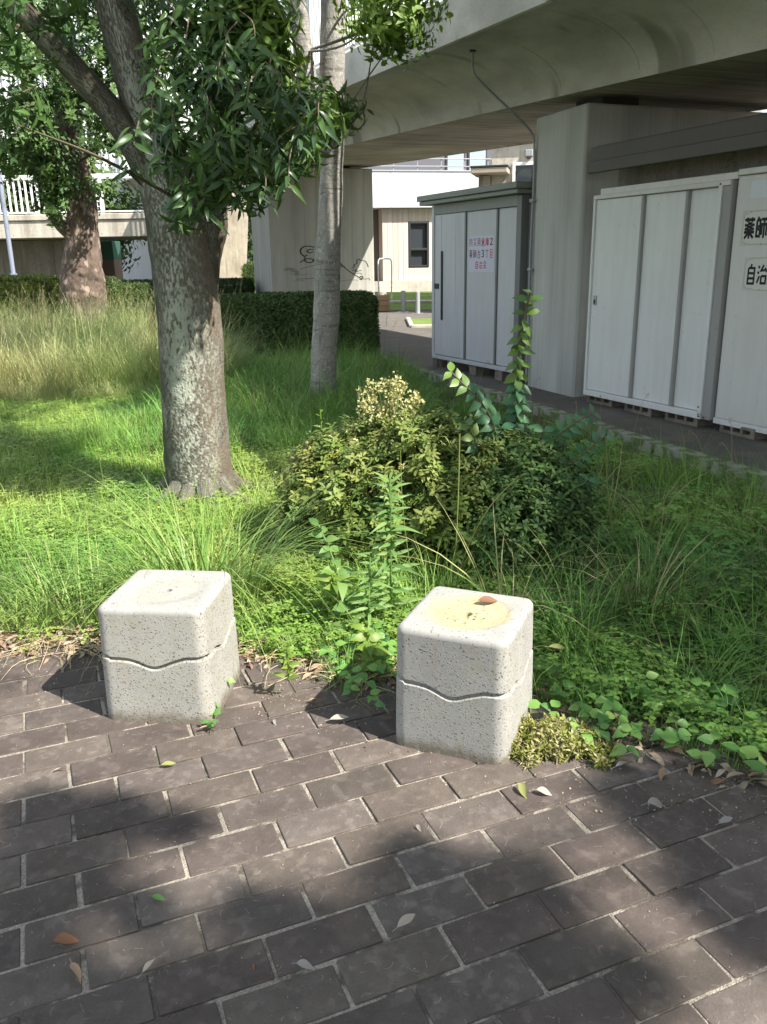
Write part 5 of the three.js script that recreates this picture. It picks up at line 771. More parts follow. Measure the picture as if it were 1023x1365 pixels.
const thin = (x, z, r) => r() < clamp((edgeZ(x) - z) / 0.55, 0.06, 1); // sparser towards the paving
const okGround = (x, z) => verge(x, z) && !inStool(x, z) && !inTrunk(x, z);
// low lawn of clover and short grass on the left, rougher grass on the right
sow('lawn_grass', G.short, grassMat, 9000, only(near(-4.8, 0.6, 2.9, 9.6), (x, z, r) => okGround(x, z) && x < 0.1 + (z + 2.9) * 0.05 && thin(x, z, r)), lit, 841);
sow('clover', G.clover, grassMat, 9500, only(near(-5, 0.6, 2.95, 9.6), (x, z, r) => okGround(x, z) && thin(x, z, r) && (patch(x, z, 1.1, 9) > 0.35 || r() < 0.3)), lit, 842);
sow('lawn_grass', G.mid, grassMat, 2400, only(near(-4.6, 0.3, 3.1, 8.8), (x, z, r) => okGround(x, z) && patch(x, z, 1.5, 10) > 0.5 && (z > -4.6 || r() < 0.15)), lit, 843, [0.6, 1.1]);
sow('rough_grass', G.mid, grassMat, 3600, only(near(-0.2, 4, 2.0, 11.4), (x, z, r) => okGround(x, z) && verge(x, z, 0.2) && z < -2.3 - 0.2 * r() && x < kerbX(z) - 0.45 - 0.3 * r() && (z > -3.6 || r() < 0.55)), shadeTone, 844, [0.25, 0.62], 0.35);
sow('rough_grass', G.short, grassMat, 4600, only(near(-0.3, 3.6, 2.0, 11.4), (x, z) => okGround(x, z) && x < kerbX(z) - 0.2), shadeTone, 845, [0.6, 1.3], 0.3);
sow('ground_cover', G.leafy, grassMat, 2300, only(near(0.35, 2.6, 1.7, 4.6), (x, z, r) => okGround(x, z) && verge(x, z, 0.16) && r() < clamp(1.25 - (edgeZ(x) - z) * 0.6, 0.12, 1)), (x, z, r) => mixC([0.1, 0.22, 0.04], [0.18, 0.32, 0.055], r(), 0.8 + 0.4 * r()), 846, [0.4, 1.0]);
sow('ground_cover', G.leafy, grassMat, 500, only(near(-0.5, 0.15, 2.7, 4.0), (x, z, r) => okGround(x, z) && thin(x, z, r)), lit, 847, [0.4, 0.9]);
sow('rough_grass', G.wild, grassMat, 230, only(near(0.5, 2.6, 2.6, 5.6), (x, z) => okGround(x, z) && verge(x, z, 0.35)), shadeTone, 848, [0.45, 0.9], 0.35);
sow('ground_cover', G.leafy, grassMat, 1500, only(near(0.4, 3.4, 3, 9), (x, z, r) => okGround(x, z) && x < kerbX(z) - 0.2 && patch(x, z, 1.4, 21) > 0.5), shadeTone, 8480, [0.6, 1.5], 0.3);
sow('rough_grass', G.wild, dryMat, 45, only(near(0.4, 3.2, 2.6, 7), (x, z) => okGround(x, z) && x < kerbX(z) - 0.3), (x, z, r) => mixC([0.3, 0.36, 0.12], [0.5, 0.44, 0.22], r(), 1), 8481, [0.6, 1.1], 0.4);
sow('rough_grass', G.wild, grassMat, 700, only(near(-2.3, 0.3, 7.5, 12.2), (x, z, r) => okGround(x, z) && x < kerbX(z) - 0.3), shadeTone, 849, [0.7, 1.15], 0.2);
sow('rough_grass', G.mid, grassMat, 2600, only(near(-2.6, 0.5, 6.5, 12.3), okGround), shadeTone, 850, [0.7, 1.1], 0.2);
// tall seeding grass on the left
sow('tall_grass', G.tall, dryMat, 3400, only(near(-10, -1.9, 9.3, 14.3), (x, z, r) => x < -2.0 - (z + 9.3) * 0.02 - (z < -11.6 ? 1.2 : 0) && z < -9.25 - 0.45 * patch(x, z, 1.2, 12) && !(Math.hypot(x + 5.2, z + 15) < 0.5)), straw, 851, [0.75, 1.08], 0.14);
sow('tall_grass', G.mid, dryMat, 2200, only(near(-9, -1.9, 9.0, 11), (x, z) => z < -9.0 - 0.3 * patch(x, z, 1.2, 12)), straw, 852, [0.8, 1.3], 0.2);
sow('tall_grass', G.mid, dryMat, 1600, near(-11, -3.4, 14, 19), straw, 853, [1, 1.6], 0.2);
// feathery seed heads over the tall grass
{
  const r = RNG(855), heads = [0, 1].map((k) => { const l = [], q = RNG(856 + k); blade(l, q, 0, 0, 1.0, 0.003, 0.12, 0.35, 0.4, 5); for (let i = 0; i < 34; i++) { const t = 0.72 + 0.28 * (i / 34), a = 0.12 + 0.35 * t; l.push(place(leafGeo(0.03, 0.004, { seg: 2, fold: 0 }), V3(Math.sin(a * 0.8) * t * Math.cos(0.4), t * Math.cos(a * 0.75), Math.sin(a * 0.8) * t * Math.sin(0.4)), V3(q() - 0.5, 0.7, q() - 0.5))); } return merge(l); });
  sow('tall_grass', heads, dryMat, 1100, only(near(-9, -2.2, 9.3, 14), (x, z) => x < -2.1), (x, z, q) => mixC([0.42, 0.36, 0.22], [0.3, 0.3, 0.12], q(), 1), 857, [0.85, 1.25], 0.2);
  sow('rough_grass', heads, dryMat, 60, only(near(-2.4, 0, 6.5, 11.8), okGround), (x, z, q) => mixC([0.2, 0.22, 0.08], [0.3, 0.28, 0.12], q(), 1), 858, [0.6, 1.0], 0.25);
}
// arching grass clumps
function grassClump(label, x, z, n, h0, h1, w, spread, cols, seed, bend = 1.5) {
  const t = thing('grass_clump', label, 'grass clump', [x, 0, z]), r = RNG(seed); const gs = [[], [], []];
  for (let i = 0; i < n; i++) { const a = r() * 6.28, d = Math.sqrt(r()) * spread; blade(gs[i % 3], r, Math.cos(a) * d, Math.sin(a) * d * 0.7, lerp(h0, h1, r()), w * (0.7 + 0.5 * r()), 0.12 + 0.3 * r(), bend * (0.4 + 0.8 * r()), a + (r() - 0.5) * 1.6, 7); }
  gs.forEach((l, i) => { part('blades', l, leafMat(0.5, 0.38, cols[i]), t).userData.kind = 'stuff'; });
}
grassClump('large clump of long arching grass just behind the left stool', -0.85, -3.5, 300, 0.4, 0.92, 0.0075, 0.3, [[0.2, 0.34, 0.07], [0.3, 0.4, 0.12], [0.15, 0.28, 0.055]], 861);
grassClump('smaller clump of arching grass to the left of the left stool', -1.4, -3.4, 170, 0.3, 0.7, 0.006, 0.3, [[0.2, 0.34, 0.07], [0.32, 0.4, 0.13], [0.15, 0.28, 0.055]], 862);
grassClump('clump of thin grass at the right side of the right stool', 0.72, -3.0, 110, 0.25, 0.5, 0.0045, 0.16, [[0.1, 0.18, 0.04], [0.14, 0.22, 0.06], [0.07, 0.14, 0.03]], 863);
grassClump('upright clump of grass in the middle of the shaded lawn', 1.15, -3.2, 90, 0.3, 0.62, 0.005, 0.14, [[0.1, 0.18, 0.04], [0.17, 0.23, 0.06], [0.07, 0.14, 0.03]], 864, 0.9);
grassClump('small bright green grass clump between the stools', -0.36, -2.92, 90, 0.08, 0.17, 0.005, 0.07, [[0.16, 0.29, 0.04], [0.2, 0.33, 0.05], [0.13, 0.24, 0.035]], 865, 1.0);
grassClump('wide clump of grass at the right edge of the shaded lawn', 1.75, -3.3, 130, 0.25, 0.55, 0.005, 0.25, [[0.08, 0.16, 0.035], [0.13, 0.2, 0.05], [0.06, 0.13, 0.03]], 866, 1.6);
// single long stalks with seed heads
const stalkMat = leafMat(0.5, 0.3, [0.22, 0.27, 0.07]), strawMat = leafMat(0.6, 0.25, [0.42, 0.38, 0.18]);
function stalk(label, pts, r0, head, mat = stalkMat) {
  const p = pts.map(([x, y, d]) => ahead(x, y, d)), t = thing('grass_stalk', label, 'grass stalk', [0, 0, 0]); part('stem', tube(p, r0, 30, 5), mat, t);
  if (head) { const c = new THREE.CatmullRomCurve3(p), l = [], r = RNG(Math.round(pts[0][0])); for (let i = 0; i < 46; i++) { const q = 1 - 0.16 * r(), v = c.getPoint(q), d = c.getTangent(q).multiplyScalar(1.4).add(inBall(r).multiplyScalar(head)); l.push(place(leafGeo(0.022, 0.005, { seg: 2, fold: 0.1 }), v, d)); } part('seed_head', l, mat, t); }
}
stalk('tall upright stalk with a yellow-green head, in front of the bush', [[600, 800, 3.45], [607, 740, 3.42], [611, 660, 3.4], [613, 578, 3.4]], 0.0032, 0.35);
stalk('stalk leaning right across the bush towards the sapling', [[604, 800, 3.4], [620, 740, 3.36], [650, 680, 3.3], [692, 634, 3.25]], 0.0028, 0.25);
stalk('tall pale stalk at the right side of the sapling', [[822, 790, 3.9], [816, 720, 3.9], [810, 650, 3.9], [808, 584, 3.9]], 0.0032, 0.2);
stalk('thin bending stalk to the left of the upright one', [[552, 790, 3.4], [542, 720, 3.4], [536, 660, 3.4], [534, 600, 3.4]], 0.002, 0.2);
stalk('short curved stalk low in front of the bush', [[570, 800, 3.4], [566, 770, 3.38], [560, 740, 3.36], [550, 718, 3.34]], 0.002, 0.2);
stalk('stalk with a nodding head in the shaded lawn, beside the wide clump', [[860, 900, 3.0], [866, 840, 3.0], [880, 780, 3.0], [905, 740, 3.0]], 0.0022, 0.5, strawMat);
stalk('long thin stalk crossing the lawn on the left', [[150, 690, 4.6], [138, 640, 4.6], [128, 590, 4.6], [118, 560, 4.6]], 0.002, 0.2);
stalk('stalk with a small oval head beside the right stool', [[690, 880, 2.75], [705, 866, 2.7], [722, 861, 2.68], [742, 864, 2.66]], 0.0018, 0.3, strawMat);
// bristly seed heads along the kerb
for (let i = 0; i < 16; i++) { const r = RNG(870 + i), z = -4.9 - i * 0.36 - r() * 0.2, x = kerbX(z) - 0.12 - r() * 0.3, h = 0.28 + r() * 0.25, t = thing('foxtail_grass', 'thin foxtail grass stalk leaning over the kerb of the path', 'grass stalk', [x, 0, z], r() * 6.28, 'foxtails along the path kerb'); const q = [[0, 0, 0], [0.02, h * 0.5, 0], [0.08, h * 0.9, 0], [0.12, h, 0]]; part('stem', tube(q, 0.0014, 10, 4), strawMat, t); const l = []; for (let k = 0; k < 26; k++) l.push(place(leafGeo(0.016, 0.003, { seg: 2 }), V3(0.09 + 0.04 * r(), h * (0.92 + 0.09 * r()), 0), V3(0.6, 0.3, 0).add(inBall(r).multiplyScalar(0.7)))); part('seed_head', l, strawMat, t); }

// ---------------------------------------------------------------- weeds
{ // flowering weed above the bush
  const t = thing('flowering_weed', 'tall weed with a cloud of tiny cream flowers rising above the bush', 'weed', [0, 0, 0]), r = RNG(901), st = [], base = V3(0.0, 0.1, -4.35), fl = [], lf = [];
  const tops = []; for (let i = 0; i < 170; i++) { const py = 503 + Math.pow(r(), 0.85) * 135, w = 22 + (py - 500) * 0.66, px = 516 + (r() - 0.5) * 2 * w * (py > 590 ? 1.3 : 1); tops.push(ahead(px, py, 4.3 + (r() - 0.5) * 0.25)); }
  const main = [base, ahead(518, 690, 4.35), ahead(520, 600, 4.33), ahead(520, 510, 4.3)]; st.push(tube(main, 0.005, 30, 6)); const mc = new THREE.CatmullRomCurve3(main);
  for (const p of tops) { const q = mc.getPoint(clamp(0.5 + (p.y - 0.5) * 0.8 - 0.12, 0.3, 0.97)); st.push(tube([q, q.clone().lerp(p, 0.6).add(V3(0, -0.015, 0)), p], 0.0016, 8, 4)); for (let k = 0; k < 15; k++) fl.push(new THREE.Matrix4().compose(p.clone().add(inBall(r).multiplyScalar(0.034)), randQ(r, 2), V3(1, 1, 1).multiplyScalar(0.7 + 0.6 * r()))); for (let k = 0; k < 2; k++) lf.push(place(leafGeo(0.045, 0.01, { seg: 3 }), q.clone().lerp(p, r()), inBall(r).add(V3(0, 0.4, 0)))); }
  part('stem', st, leafMat(0.6, 0.2, [0.2, 0.24, 0.09]), t); part('leaf', lf, leafMat(0.5, 0.4, [0.15, 0.22, 0.05]), t); const g = merge([0, 1, 2, 3].map((k) => place(leafGeo(0.012, 0.008, { seg: 2, fold: 0.3 }), V3(0, 0, 0), V3(Math.cos(k * 1.57), 1, Math.sin(k * 1.57))))); inst('flower', g, leafMat(0.7, 0.3, [0.52, 0.5, 0.23]), fl, null, t).userData.kind = 'stuff';
}
function stemWeed(name, label, pts, n, L, W, mat, seed, o = {}) { // stem with leaves all the way up; every leaf a piece of its own
  const p = pts.map(([x, y, d]) => ahead(x, y, d)), t = thing(name, label, 'weed', [0, 0, 0]), c = new THREE.CatmullRomCurve3(p), r = RNG(seed), gs = [0, 1, 2].map((k) => leafGeo(L * (0.85 + 0.15 * k), W, { seg: 5, peak: o.peak ?? 0.4, droop: 0.25 + 0.2 * k, fold: 0.22 }));
  part('stem', tube(p, o.r ?? 0.004, 40, 6), o.stem ?? mat[0], t);
  for (let i = 0; i < n; i++) { const q = lerp(o.from ?? 0.15, 1, i / (n - 1)), v = c.getPoint(q), a = i * (o.turn ?? 2.4) + r() * 0.5, d = V3(Math.cos(a), (o.up ?? 0.35) + 0.7 * Math.max(0, q - 0.8) * 4, Math.sin(a)).addScaledVector(c.getTangent(q), o.along ?? 0); const m = new THREE.Mesh(gs[i % 3], mat[Math.floor(r() * mat.length)]); m.name = pname(t, 'leaf'); leafMatrix(v, d, (r() - 0.5) * 0.7, (1.15 - 0.5 * q * (o.taper ?? 1)) * (0.85 + 0.3 * r()), LIGHTWARD).decompose(m.position, m.quaternion, m.scale); t.add(m); }
  return t;
}
const weedA = [[0.15, 0.28, 0.07], [0.2, 0.33, 0.09], [0.12, 0.24, 0.06]].map((c) => leafMat(0.5, 0.4, c)), weedB = [[0.05, 0.13, 0.05], [0.07, 0.16, 0.055], [0.06, 0.14, 0.045]].map((c) => leafMat(0.45, 0.32, c)), weedC = [[0.2, 0.3, 0.05], [0.16, 0.26, 0.045]].map((c) => leafMat(0.45, 0.42, c));
stemWeed('narrow_leaved_weed', 'narrow-leaved weed standing upright in front of the bush, between the stools', [[520, 850, 3.2], [521, 780, 3.22], [521, 700, 3.24], [520, 640, 3.26]], 84, 0.12, 0.018, weedA, 911, { taper: 0.9, up: 0.3, peak: 0.4 });
stemWeed('narrow_leaved_weed', 'shorter narrow-leaved weed left of the upright one', [[492, 860, 3.1], [492, 800, 3.14], [494, 740, 3.2]], 46, 0.1, 0.017, weedA, 912, { up: 0.3 });
stemWeed('broad_leaved_weed', 'broad-leaved weed sprawling low at the left front of the bush', [[470, 870, 3.05], [462, 810, 3.15], [446, 750, 3.25], [425, 700, 3.35]], 26, 0.095, 0.048, weedA, 913, { up: 0.2 });
stemWeed('broad_leaved_weed', 'broad-leaved weed with rosette leaves in front of the narrow-leaved one', [[455, 800, 3.2], [448, 780, 3.2], [442, 766, 3.2]], 20, 0.1, 0.034, weedC, 914, { up: 0.4 });
stemWeed('broad_leaved_weed', 'low broad-leaved weed beside the left edge of the right stool', [[500, 900, 2.75], [496, 870, 2.8], [486, 840, 2.86]], 18, 0.075, 0.045, weedC, 915, { up: 0.3 });
stemWeed('bush_shoot', 'slender shoot with small leaves rising at the left of the bush', [[430, 660, 4.5], [430, 600, 4.5], [427, 545, 4.5]], 20, 0.05, 0.017, weedC, 916, { up: 0.7 });
stemWeed('bush_shoot', 'bright shoot rising between the flowers and the sapling', [[566, 640, 4.3], [566, 600, 4.3], [564, 555, 4.3]], 14, 0.045, 0.02, weedC, 917, { up: 0.8 });
stemWeed('bush_shoot', 'bright shoot rising from the bush left of the upright stalk', [[597, 640, 4.2], [598, 600, 4.2], [597, 582, 4.2]], 11, 0.045, 0.02, weedC, 918, { up: 0.8 });
{ // the sapling with large paired leaves
  const t = thing('sapling', 'sapling with blue-green paired leaves and a bright upright tip, right of the bush', 'sapling', [0, 0, 0]), r = RNG(921), st = [], old = [[0.07, 0.19, 0.085], [0.1, 0.23, 0.1], [0.08, 0.18, 0.07]].map((c) => leafMat(0.36, 0.28, c)), young = [[0.14, 0.25, 0.07], [0.18, 0.3, 0.06]].map((c) => leafMat(0.38, 0.42, c));
  const gs = [0, 1, 2].map((k) => leafGeo(0.1, 0.054, { seg: 6, tip: 1.25, peak: 0.42, droop: 0.15 + 0.2 * k, fold: 0.14 }));
  const shoot = (pts, n, s0, s1, flat, rad, youngFrom = 2) => {
    const p = pts.map(([x, y, d]) => ahead(x, y, d)), c = new THREE.CatmullRomCurve3(p); st.push(tube(p, rad, 30, 6));
    for (let i = 0; i < n; i++) for (const s of [-1, 1]) {
      const q = lerp(0.12, 1, i / (n - 1)), v = c.getPoint(q), tg = c.getTangent(q), sd = tg.clone().cross(LIGHTWARD).normalize();
      let d; if (flat) d = sd.clone().multiplyScalar(s).addScaledVector(tg, 0.55).add(V3(0, 0.06 + 0.2 * (r() - 0.5), 0)); else { const a = i * 1.57 + (s > 0 ? Math.PI : 0) + (r() - 0.5) * 0.7; d = V3(Math.cos(a), -0.1 - 0.6 * r() + (q > 0.9 ? 0.8 : 0), Math.sin(a) * 0.7 + 0.15); }
      const m = new THREE.Mesh(gs[Math.floor(r() * 3)], (q > youngFrom ? young : old)[Math.floor(r() * 2)]); m.name = pname(t, 'leaf'); leafMatrix(v, d, (r() - 0.5) * 0.6, lerp(s0, s1, q) * (0.85 + 0.3 * r()), LIGHTWARD).decompose(m.position, m.quaternion, m.scale); t.add(m);
    }
  };
  shoot([[690, 700, 4.35], [689, 600, 4.3], [690, 540, 4.25], [692, 470, 4.2], [706, 392, 4.15]], 34, 0.95, 0.75, false, 0.006, 0.62);
  shoot([[686, 660, 4.3], [668, 600, 4.15], [648, 545, 4.05], [602, 496, 3.95]], 14, 0.95, 0.72, true, 0.004, 0.8);
  shoot([[686, 680, 4.25], [665, 640, 4.1], [640, 600, 4.0], [625, 568, 3.95]], 7, 1, 0.7, true, 0.004, 0.8);
  shoot([[690, 660, 4.3], [715, 620, 4.2], [745, 580, 4.15], [790, 550, 4.1]], 13, 0.9, 0.6, true, 0.004);
  shoot([[692, 700, 4.25], [720, 660, 4.1], [760, 620, 4.0], [806, 582, 3.95]], 13, 0.95, 0.6, true, 0.004);
  shoot([[690, 720, 4.2], [700, 690, 4.0], [715, 660, 3.95], [730, 640, 3.9]], 6, 1, 0.8, true, 0.004);
  shoot([[688, 720, 4.2], [670, 690, 4.05], [655, 660, 4.0], [640, 640, 3.95]], 6, 1, 0.8, true, 0.004);
  shoot([[690, 700, 4.2], [740, 690, 4.0], [770, 660, 3.95], [785, 640, 3.9]], 8, 1, 0.7, true, 0.004); shoot([[690, 640, 4.3], [675, 600, 4.2], [668, 570, 4.15]], 7, 1, 0.8, false, 0.004); shoot([[694, 660, 4.3], [712, 610, 4.2], [725, 575, 4.15]], 7, 1, 0.8, false, 0.004);
  part('stem', st, std({ color: COL(0.12, 0.1, 0.05), roughness: 0.8 }), t);
}
// vines creeping over the pavement edge: every leaf a piece of its own
function vine(label, runs, seed, size, mats) {
  const t = thing('creeping_vine', label, 'vine', [0, 0, 0]), r = RNG(seed), st = [], gs = [0, 1, 2].map((k) => leafGeo(0.05, 0.034, { seg: 5, peak: 0.38, droop: 0.2 + 0.25 * k, fold: 0.12 }));
  for (const run of runs) {
    const p = run.map(([x, y, h = 0.03]) => onGround(x, y).setY(h)), c = new THREE.CatmullRomCurve3(p), L = c.getLength(), n = Math.max(3, Math.round(L / 0.055)); st.push(tube(p, 0.0016, 30, 5));
    for (let i = 0; i <= n; i++) { const q = i / n, v = c.getPoint(q), a0 = r() * 6.28; for (let k = 0; k < (r() < 0.55 ? 3 : 2); k++) { const a = a0 + k * 2.09, pt = v.clone().add(V3(Math.cos(a0) * 0.02, 0.018 + 0.03 * r(), Math.sin(a0) * 0.02)), m = new THREE.Mesh(gs[Math.floor(r() * 3)], mats[Math.floor(r() * mats.length)]); m.name = pname(t, 'leaf'); leafMatrix(pt, V3(Math.cos(a), 0.15 + 0.3 * (r() - 0.3), Math.sin(a)), (r() - 0.5) * 0.6, size * (0.7 + 0.55 * r()), V3(0.1, 0.85, 0.5)).decompose(m.position, m.quaternion, m.scale); t.add(m); } }
  }
  part('runner', st, leafMat(0.6, 0.2, [0.14, 0.16, 0.06]), t);
}
const vineMats = [[0.14, 0.31, 0.07], [0.19, 0.37, 0.08], [0.11, 0.26, 0.065], [0.24, 0.4, 0.1]].map((c) => leafMat(0.42, 0.38, c));
vine('leafy vine creeping over the pavers at the right edge of the picture', [[[860, 930, 0.05], [900, 970], [940, 1000], [985, 1030], [1015, 1046]], [[800, 960, 0.04], [850, 985], [900, 1005], [950, 1035]], [[930, 940, 0.06], [980, 970], [1030, 985]], [[960, 1000], [1000, 1010], [1040, 1030]], [[830, 935, 0.05], [870, 950], [930, 960], [990, 955, 0.05]]], 931, 1.15, vineMats);
vine('vine runner with paired leaves beside the sedum, right of the right stool', [[[730, 925, 0.05], [760, 960], [790, 985], [825, 1018]], [[800, 940, 0.04], [810, 980], [838, 1000]], [[715, 960, 0.04], [745, 985], [770, 1000]]], 932, 1.0, vineMats);
vine('dark vine trailing in the shadow at the left of the right stool', [[[520, 880, 0.06], [490, 900], [470, 930], [500, 960]], [[530, 895, 0.05], [480, 925], [455, 905]], [[440, 890, 0.05], [470, 885, 0.06], [510, 865, 0.07]]], 933, 0.8, vineMats.slice(0, 3));
vine('short vine climbing from the pavers at the right foot of the left stool', [[[304, 905, 0.05], [296, 935, 0.03], [286, 965, 0.015], [280, 985, 0.015]]], 934, 0.55, vineMats);
{ // yellowish sedum cushion
  const t = thing('sedum_cushion', 'yellow-green cushion of sedum with pale flowers at the right foot of the right stool', 'sedum', onGround(735, 1000)), r = RNG(941), g = [0, 1].map(() => sprig(r, 7, 0.016, 0.006, { tw: 0.035, up: 0.7, seg: 2, fold: 0.1 })), mats = [[], []], cols = [[], []];
  for (let i = 0; i < 2400; i++) { const a = r() * 6.28, d = Math.pow(r(), 0.62), x = Math.cos(a) * d * 0.2, z = Math.sin(a) * d * 0.14 + x * 0.15; if (vn(x * 22 + 50, z * 22 + 50, 4096, 77) < 0.25 + 0.45 * d) continue; const y = (1 - d * d) * 0.05 * r() + 0.006 + 0.02 * r() * r(), s = 0.6 + r() * 0.7; mats[i & 1].push(new THREE.Matrix4().compose(V3(x, y, z), randQ(r, 0.7), V3(s, s, s))); cols[i & 1].push(r() < 0.35 ? vary(r, [0.5, 0.46, 0.24], [0.4, 0.36, 0.2]) : vary(r, [0.22, 0.27, 0.05], [0.34, 0.34, 0.08])); }
  g.forEach((q, k) => inst('foliage', q, softLeaf, mats[k], cols[k], t, 'stuff'));
}
stemWeed('paver_weed', 'small bright weed sprouting from the paver joint between the stools', [[385, 905, 2.62], [384, 880, 2.62], [383, 862, 2.62]], 22, 0.05, 0.014, weedC, 951, { up: 0.5, from: 0.02 });
// yellow flowers in the lawn
{ const r = RNG(955), petal = merge([0, 1, 2, 3, 4].map((k) => place(leafGeo(0.011, 0.009, { seg: 2 }), V3(0, 0, 0), V3(Math.cos(k * 1.257), 0.25, Math.sin(k * 1.257))))), ym = std({ color: COL(0.75, 0.5, 0.02), roughness: 0.6, side: THREE.DoubleSide }), spots = [[255, 690, 'yellow flower in the grass left of the trunk foot'], [312, 585, 'yellow flower beside the trunk at its right edge'], [214, 702, 'yellow flower low in front of the trunk'], [243, 710, 'yellow flower nearest the left stool']]; for (const [x, y, label] of spots) { const p = onGround(x, y), f = thing('lawn_flower', label, 'flower', p), h = 0.1 + r() * 0.05; part('stem', cyl(0.0012, 0.001, h, 0, 0, 0, 5), weedC[0], f); const g = petal.clone(); g.translate(0, h, 0); part('petals', g, ym, f); } }

// ---------------------------------------------------------------- dead leaves
const deadGeo = [[0.075, 0.034, 0.5, 0.35, 0.9], [0.08, 0.026, 0.25, 0.5, -1.2], [0.07, 0.03, 0.7, 0.2, 1.6], [0.085, 0.03, 0.1, 0.6, 0.5]].map(([L, W, droop, fold, twist]) => { const g = merge([leafGeo(L, W, { droop, fold, twist, seg: 7, peak: 0.45 }), (() => { const s = new THREE.CylinderGeometry(0.0008, 0.0012, 0.022, 4); s.rotateX(Math.PI / 2); s.translate(0, 0, -0.01); return s; })()]); return g; });
const deadCols = { brown: [0.19, 0.095, 0.05], tan: [0.4, 0.27, 0.17], pale: [0.4, 0.34, 0.28], green: [0.13, 0.28, 0.07], grey: [0.3, 0.28, 0.25], olive: [0.26, 0.27, 0.09] }, deadMat = Object.fromEntries(Object.entries(deadCols).map(([k, c]) => [k, leafMat(0.62, 0.15, c)]));
const fallen = [[73, 1270, 'brown', 0, 1.9, 1.0, 'brown curled leaf on the pavers near the lower left corner'], [98, 1299, 'tan', 1, 0.6, 1.0, 'tan shrivelled leaf below the brown curled one, lower left'], [192, 1312, 'pale', 1, 2.6, 0.95, 'pale torn leaf on a joint, bottom left'], [204, 1206, 'green', 3, 1.2, 0.62, 'green fallen leaf alone on the left pavers'], [530, 1251, 'pale', 3, 2.3, 0.9, 'pale grey pointed leaf on the bottom middle pavers'], [396, 1297, 'grey', 0, 1.5, 0.7, 'small grey leaf on a joint at the bottom middle'], [338, 1294, 'brown', 2, 0.4, 0.3, 'tiny brown seed husk on the bottom pavers'], [74, 1036, 'pale', 1, 1.9, 0.6, 'small white leaf on the pavers left of the left stool'], [216, 1030, 'olive', 3, 1.7, 0.7, 'olive leaf on the pavers below the left stool'], [267, 982, 'tan', 1, 1.7, 0.95, 'curled tan leaf at the front right corner of the left stool'], [440, 971, 'pale', 3, 1.75, 1.0, 'white curled leaf at the edge of the right stool shadow'], [365, 968, 'grey', 2, 0.6, 0.6, 'grey leaf on the pavers between the stools'], [412, 944, 'tan', 1, 1.7, 0.9, 'tan leaf at the tip of the right stool shadow'], [555, 1109, 'pale', 2, 0.7, 0.5, 'tiny pale leaf on the joint below the right stool'], [715, 1064, 'pale', 0, 1.4, 0.8, 'pale pink leaf on the pavers below the sedum'], [693, 1056, 'olive', 0, 0.2, 0.95, 'yellow-green leaf below the sedum, right of the right stool'], [862, 1086, 'grey', 2, 1.9, 1.25, 'large folded grey leaf in the shade at the lower right'], [820, 1037, 'grey', 1, 2.0, 1.3, 'long dark grey leaf at the vine edge'], [957, 1110, 'grey', 3, 2.0, 0.8, 'flat grey leaf in the shade at the right edge'], [945, 925, 'tan', 0, 1.0, 0.8, 'tan leaf among the vine at the right'], [732, 862, 'olive', 3, 1.5, 0.9, 'yellowish leaf hanging at the right edge of the right stool']];
for (const [x, y, c, k, a, s, label] of fallen) { const hang = label.includes('hanging'), p = hang ? ahead(x, y, 2.6) : onGround(x, y), m = new THREE.Mesh(deadGeo[k], deadMat[c]); m.name = numbered('fallen_leaf'); m.position.copy(p); if (!hang) m.position.y = 0.013 + 0.02 * s; m.rotation.set(hang ? 0 : -0.12, a, hang ? 0.2 : 0.1, 'YXZ'); m.scale.setScalar(s * 0.78); tag(m, label, 'leaf', 'fallen leaves'); scene.add(m); }
{ const p = onGround(649, 806, 0.415), m = new THREE.Mesh(deadGeo[3], deadMat.brown); m.name = numbered('fallen_leaf'); m.position.copy(p).setY(0.43); m.position.x -= 0.03; m.rotation.set(0.05, 1.75, 0.25, 'YXZ'); m.scale.set(1, 0.8, 0.85); tag(m, 'reddish brown dead leaf lying on top of the right stool', 'leaf', 'fallen leaves'); scene.add(m); }
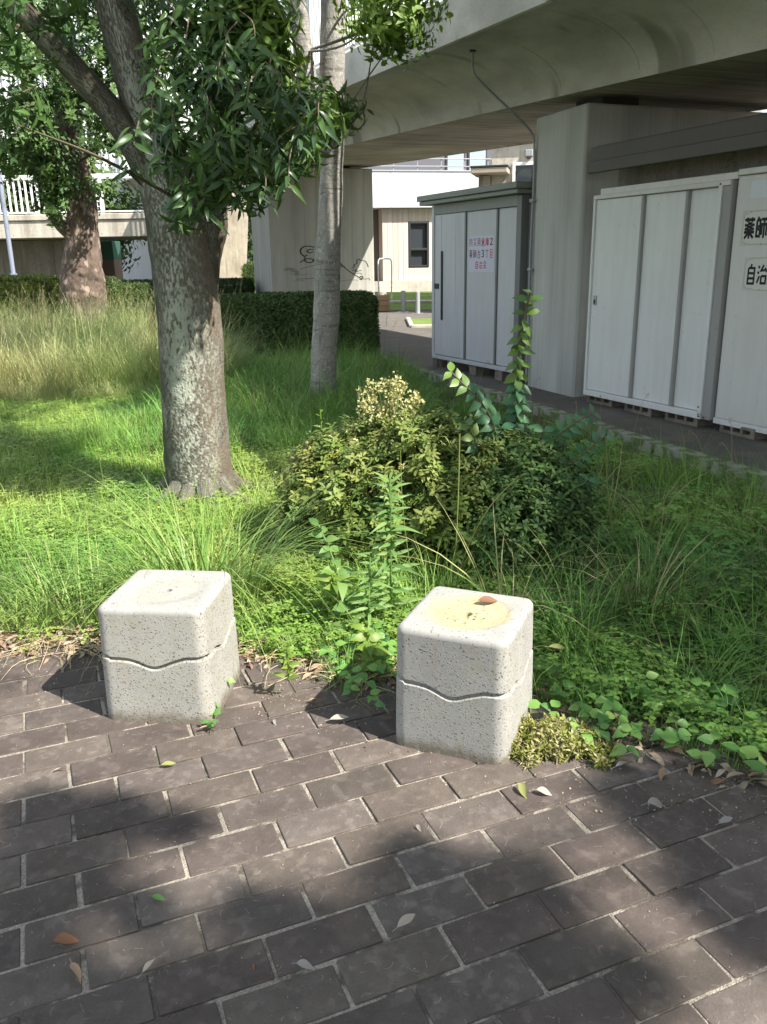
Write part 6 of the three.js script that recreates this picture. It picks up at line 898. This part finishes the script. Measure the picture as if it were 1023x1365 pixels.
{ // litter along the pavement edge
  const r = RNG(971), cols = deadGeo.map(() => []), mats = deadGeo.map(() => []), pick = [[0.3, 0.2, 0.13], [0.4, 0.3, 0.2], [0.48, 0.4, 0.3], [0.22, 0.13, 0.08], [0.34, 0.28, 0.2]];
  const add = (x, z, y) => { const k = Math.floor(r() * 4), s = 0.3 + r() * 0.55, q = new THREE.Quaternion().setFromEuler(new THREE.Euler((r() - 0.5) * 0.7, r() * 6.28, (r() - 0.5) * 0.9, 'YXZ')); mats[k].push(new THREE.Matrix4().compose(V3(x, y + 0.018 * s, z), q, V3(s, s, s))); const c = pick[Math.floor(r() * 5)], f = 0.7 + r() * 0.5; cols[k].push(COL(c[0] * f, c[1] * f, c[2] * f)); };
  for (let i = 0; i < 800; i++) { const x = lerp(-2.4, 0.05, r()), z = edgeZ(x) - 0.12 + (r() + r() - 1) * 0.16; if (!inStool(x, z)) add(x, z, 0.012); }
  for (let i = 0; i < 200; i++) { const x = lerp(0.5, 1.8, r()), z = edgeZ(x) - 0.02 + (r() + r() - 1) * 0.2; if (!inStool(x, z)) add(x, z, 0.012); }
  for (let i = 0; i < 260; i++) { const x = lerp(-3.5, 2.5, r()), z = lerp(-2.8, -7, r()); if (okGround(x, z)) add(x, z, 0.03); }
  const g = new THREE.Group(); g.name = 'leaf_litter'; g.userData = { kind: 'stuff' }; scene.add(g); deadGeo.forEach((q, k) => inst('litter', q, leafMat(0.8, 0.12), mats[k], cols[k], g, 'stuff'));
  { // dry straw lying along the edge
    const l = []; for (let i = 0; i < 230; i++) { const x = lerp(-2.3, 0.0, r()), z = edgeZ(x) - 0.06 + (r() + r() - 1) * 0.13; if (inStool(x, z)) continue; const a = r() * 6.28, L = 0.06 + r() * 0.16, b = (r() - 0.5) * 0.08, y = 0.018 + r() * 0.03; l.push(tube([[x, y, z], [x + Math.cos(a) * L / 2 - Math.sin(a) * b, y + 0.015 * r(), z + Math.sin(a) * L / 2 + Math.cos(a) * b], [x + Math.cos(a) * L, 0.014, z + Math.sin(a) * L]], 0.0013, 5, 3)); }
    part('straw', l, std({ color: COL(0.52, 0.42, 0.25), roughness: 0.9 }), g).userData.kind = 'stuff';
  }
  // crumbs of soil and bark on the pavers near the edge
  const cg = new THREE.IcosahedronGeometry(0.0028, 0), cm = [], cc = []; for (let i = 0; i < 4200; i++) { const x = lerp(-2.2, 1.7, r()), z = edgeZ(x) + (i < 2600 ? Math.pow(r(), 2.2) * 0.5 - 0.1 : r() * 1.8), s = i < 2600 ? 0.4 + r() * 1.3 : 0.25 + r() * 0.7; if (inStool(x, z) && r() < 0.8) continue; cm.push(new THREE.Matrix4().compose(V3(x, 0.013, z), randQ(r, 2), V3(s, s * 0.6, s))); cc.push(vary(r, [0.12, 0.09, 0.06], [0.36, 0.3, 0.22])); }
  const dg = inst('soil_crumbs', cg, std({ roughness: 1 }), cm, cc, scene, 'stuff');
}

scene.traverse((o) => { if (o.isMesh) { o.castShadow = true; o.receiveShadow = true; } });
renderer.render(scene, camera);
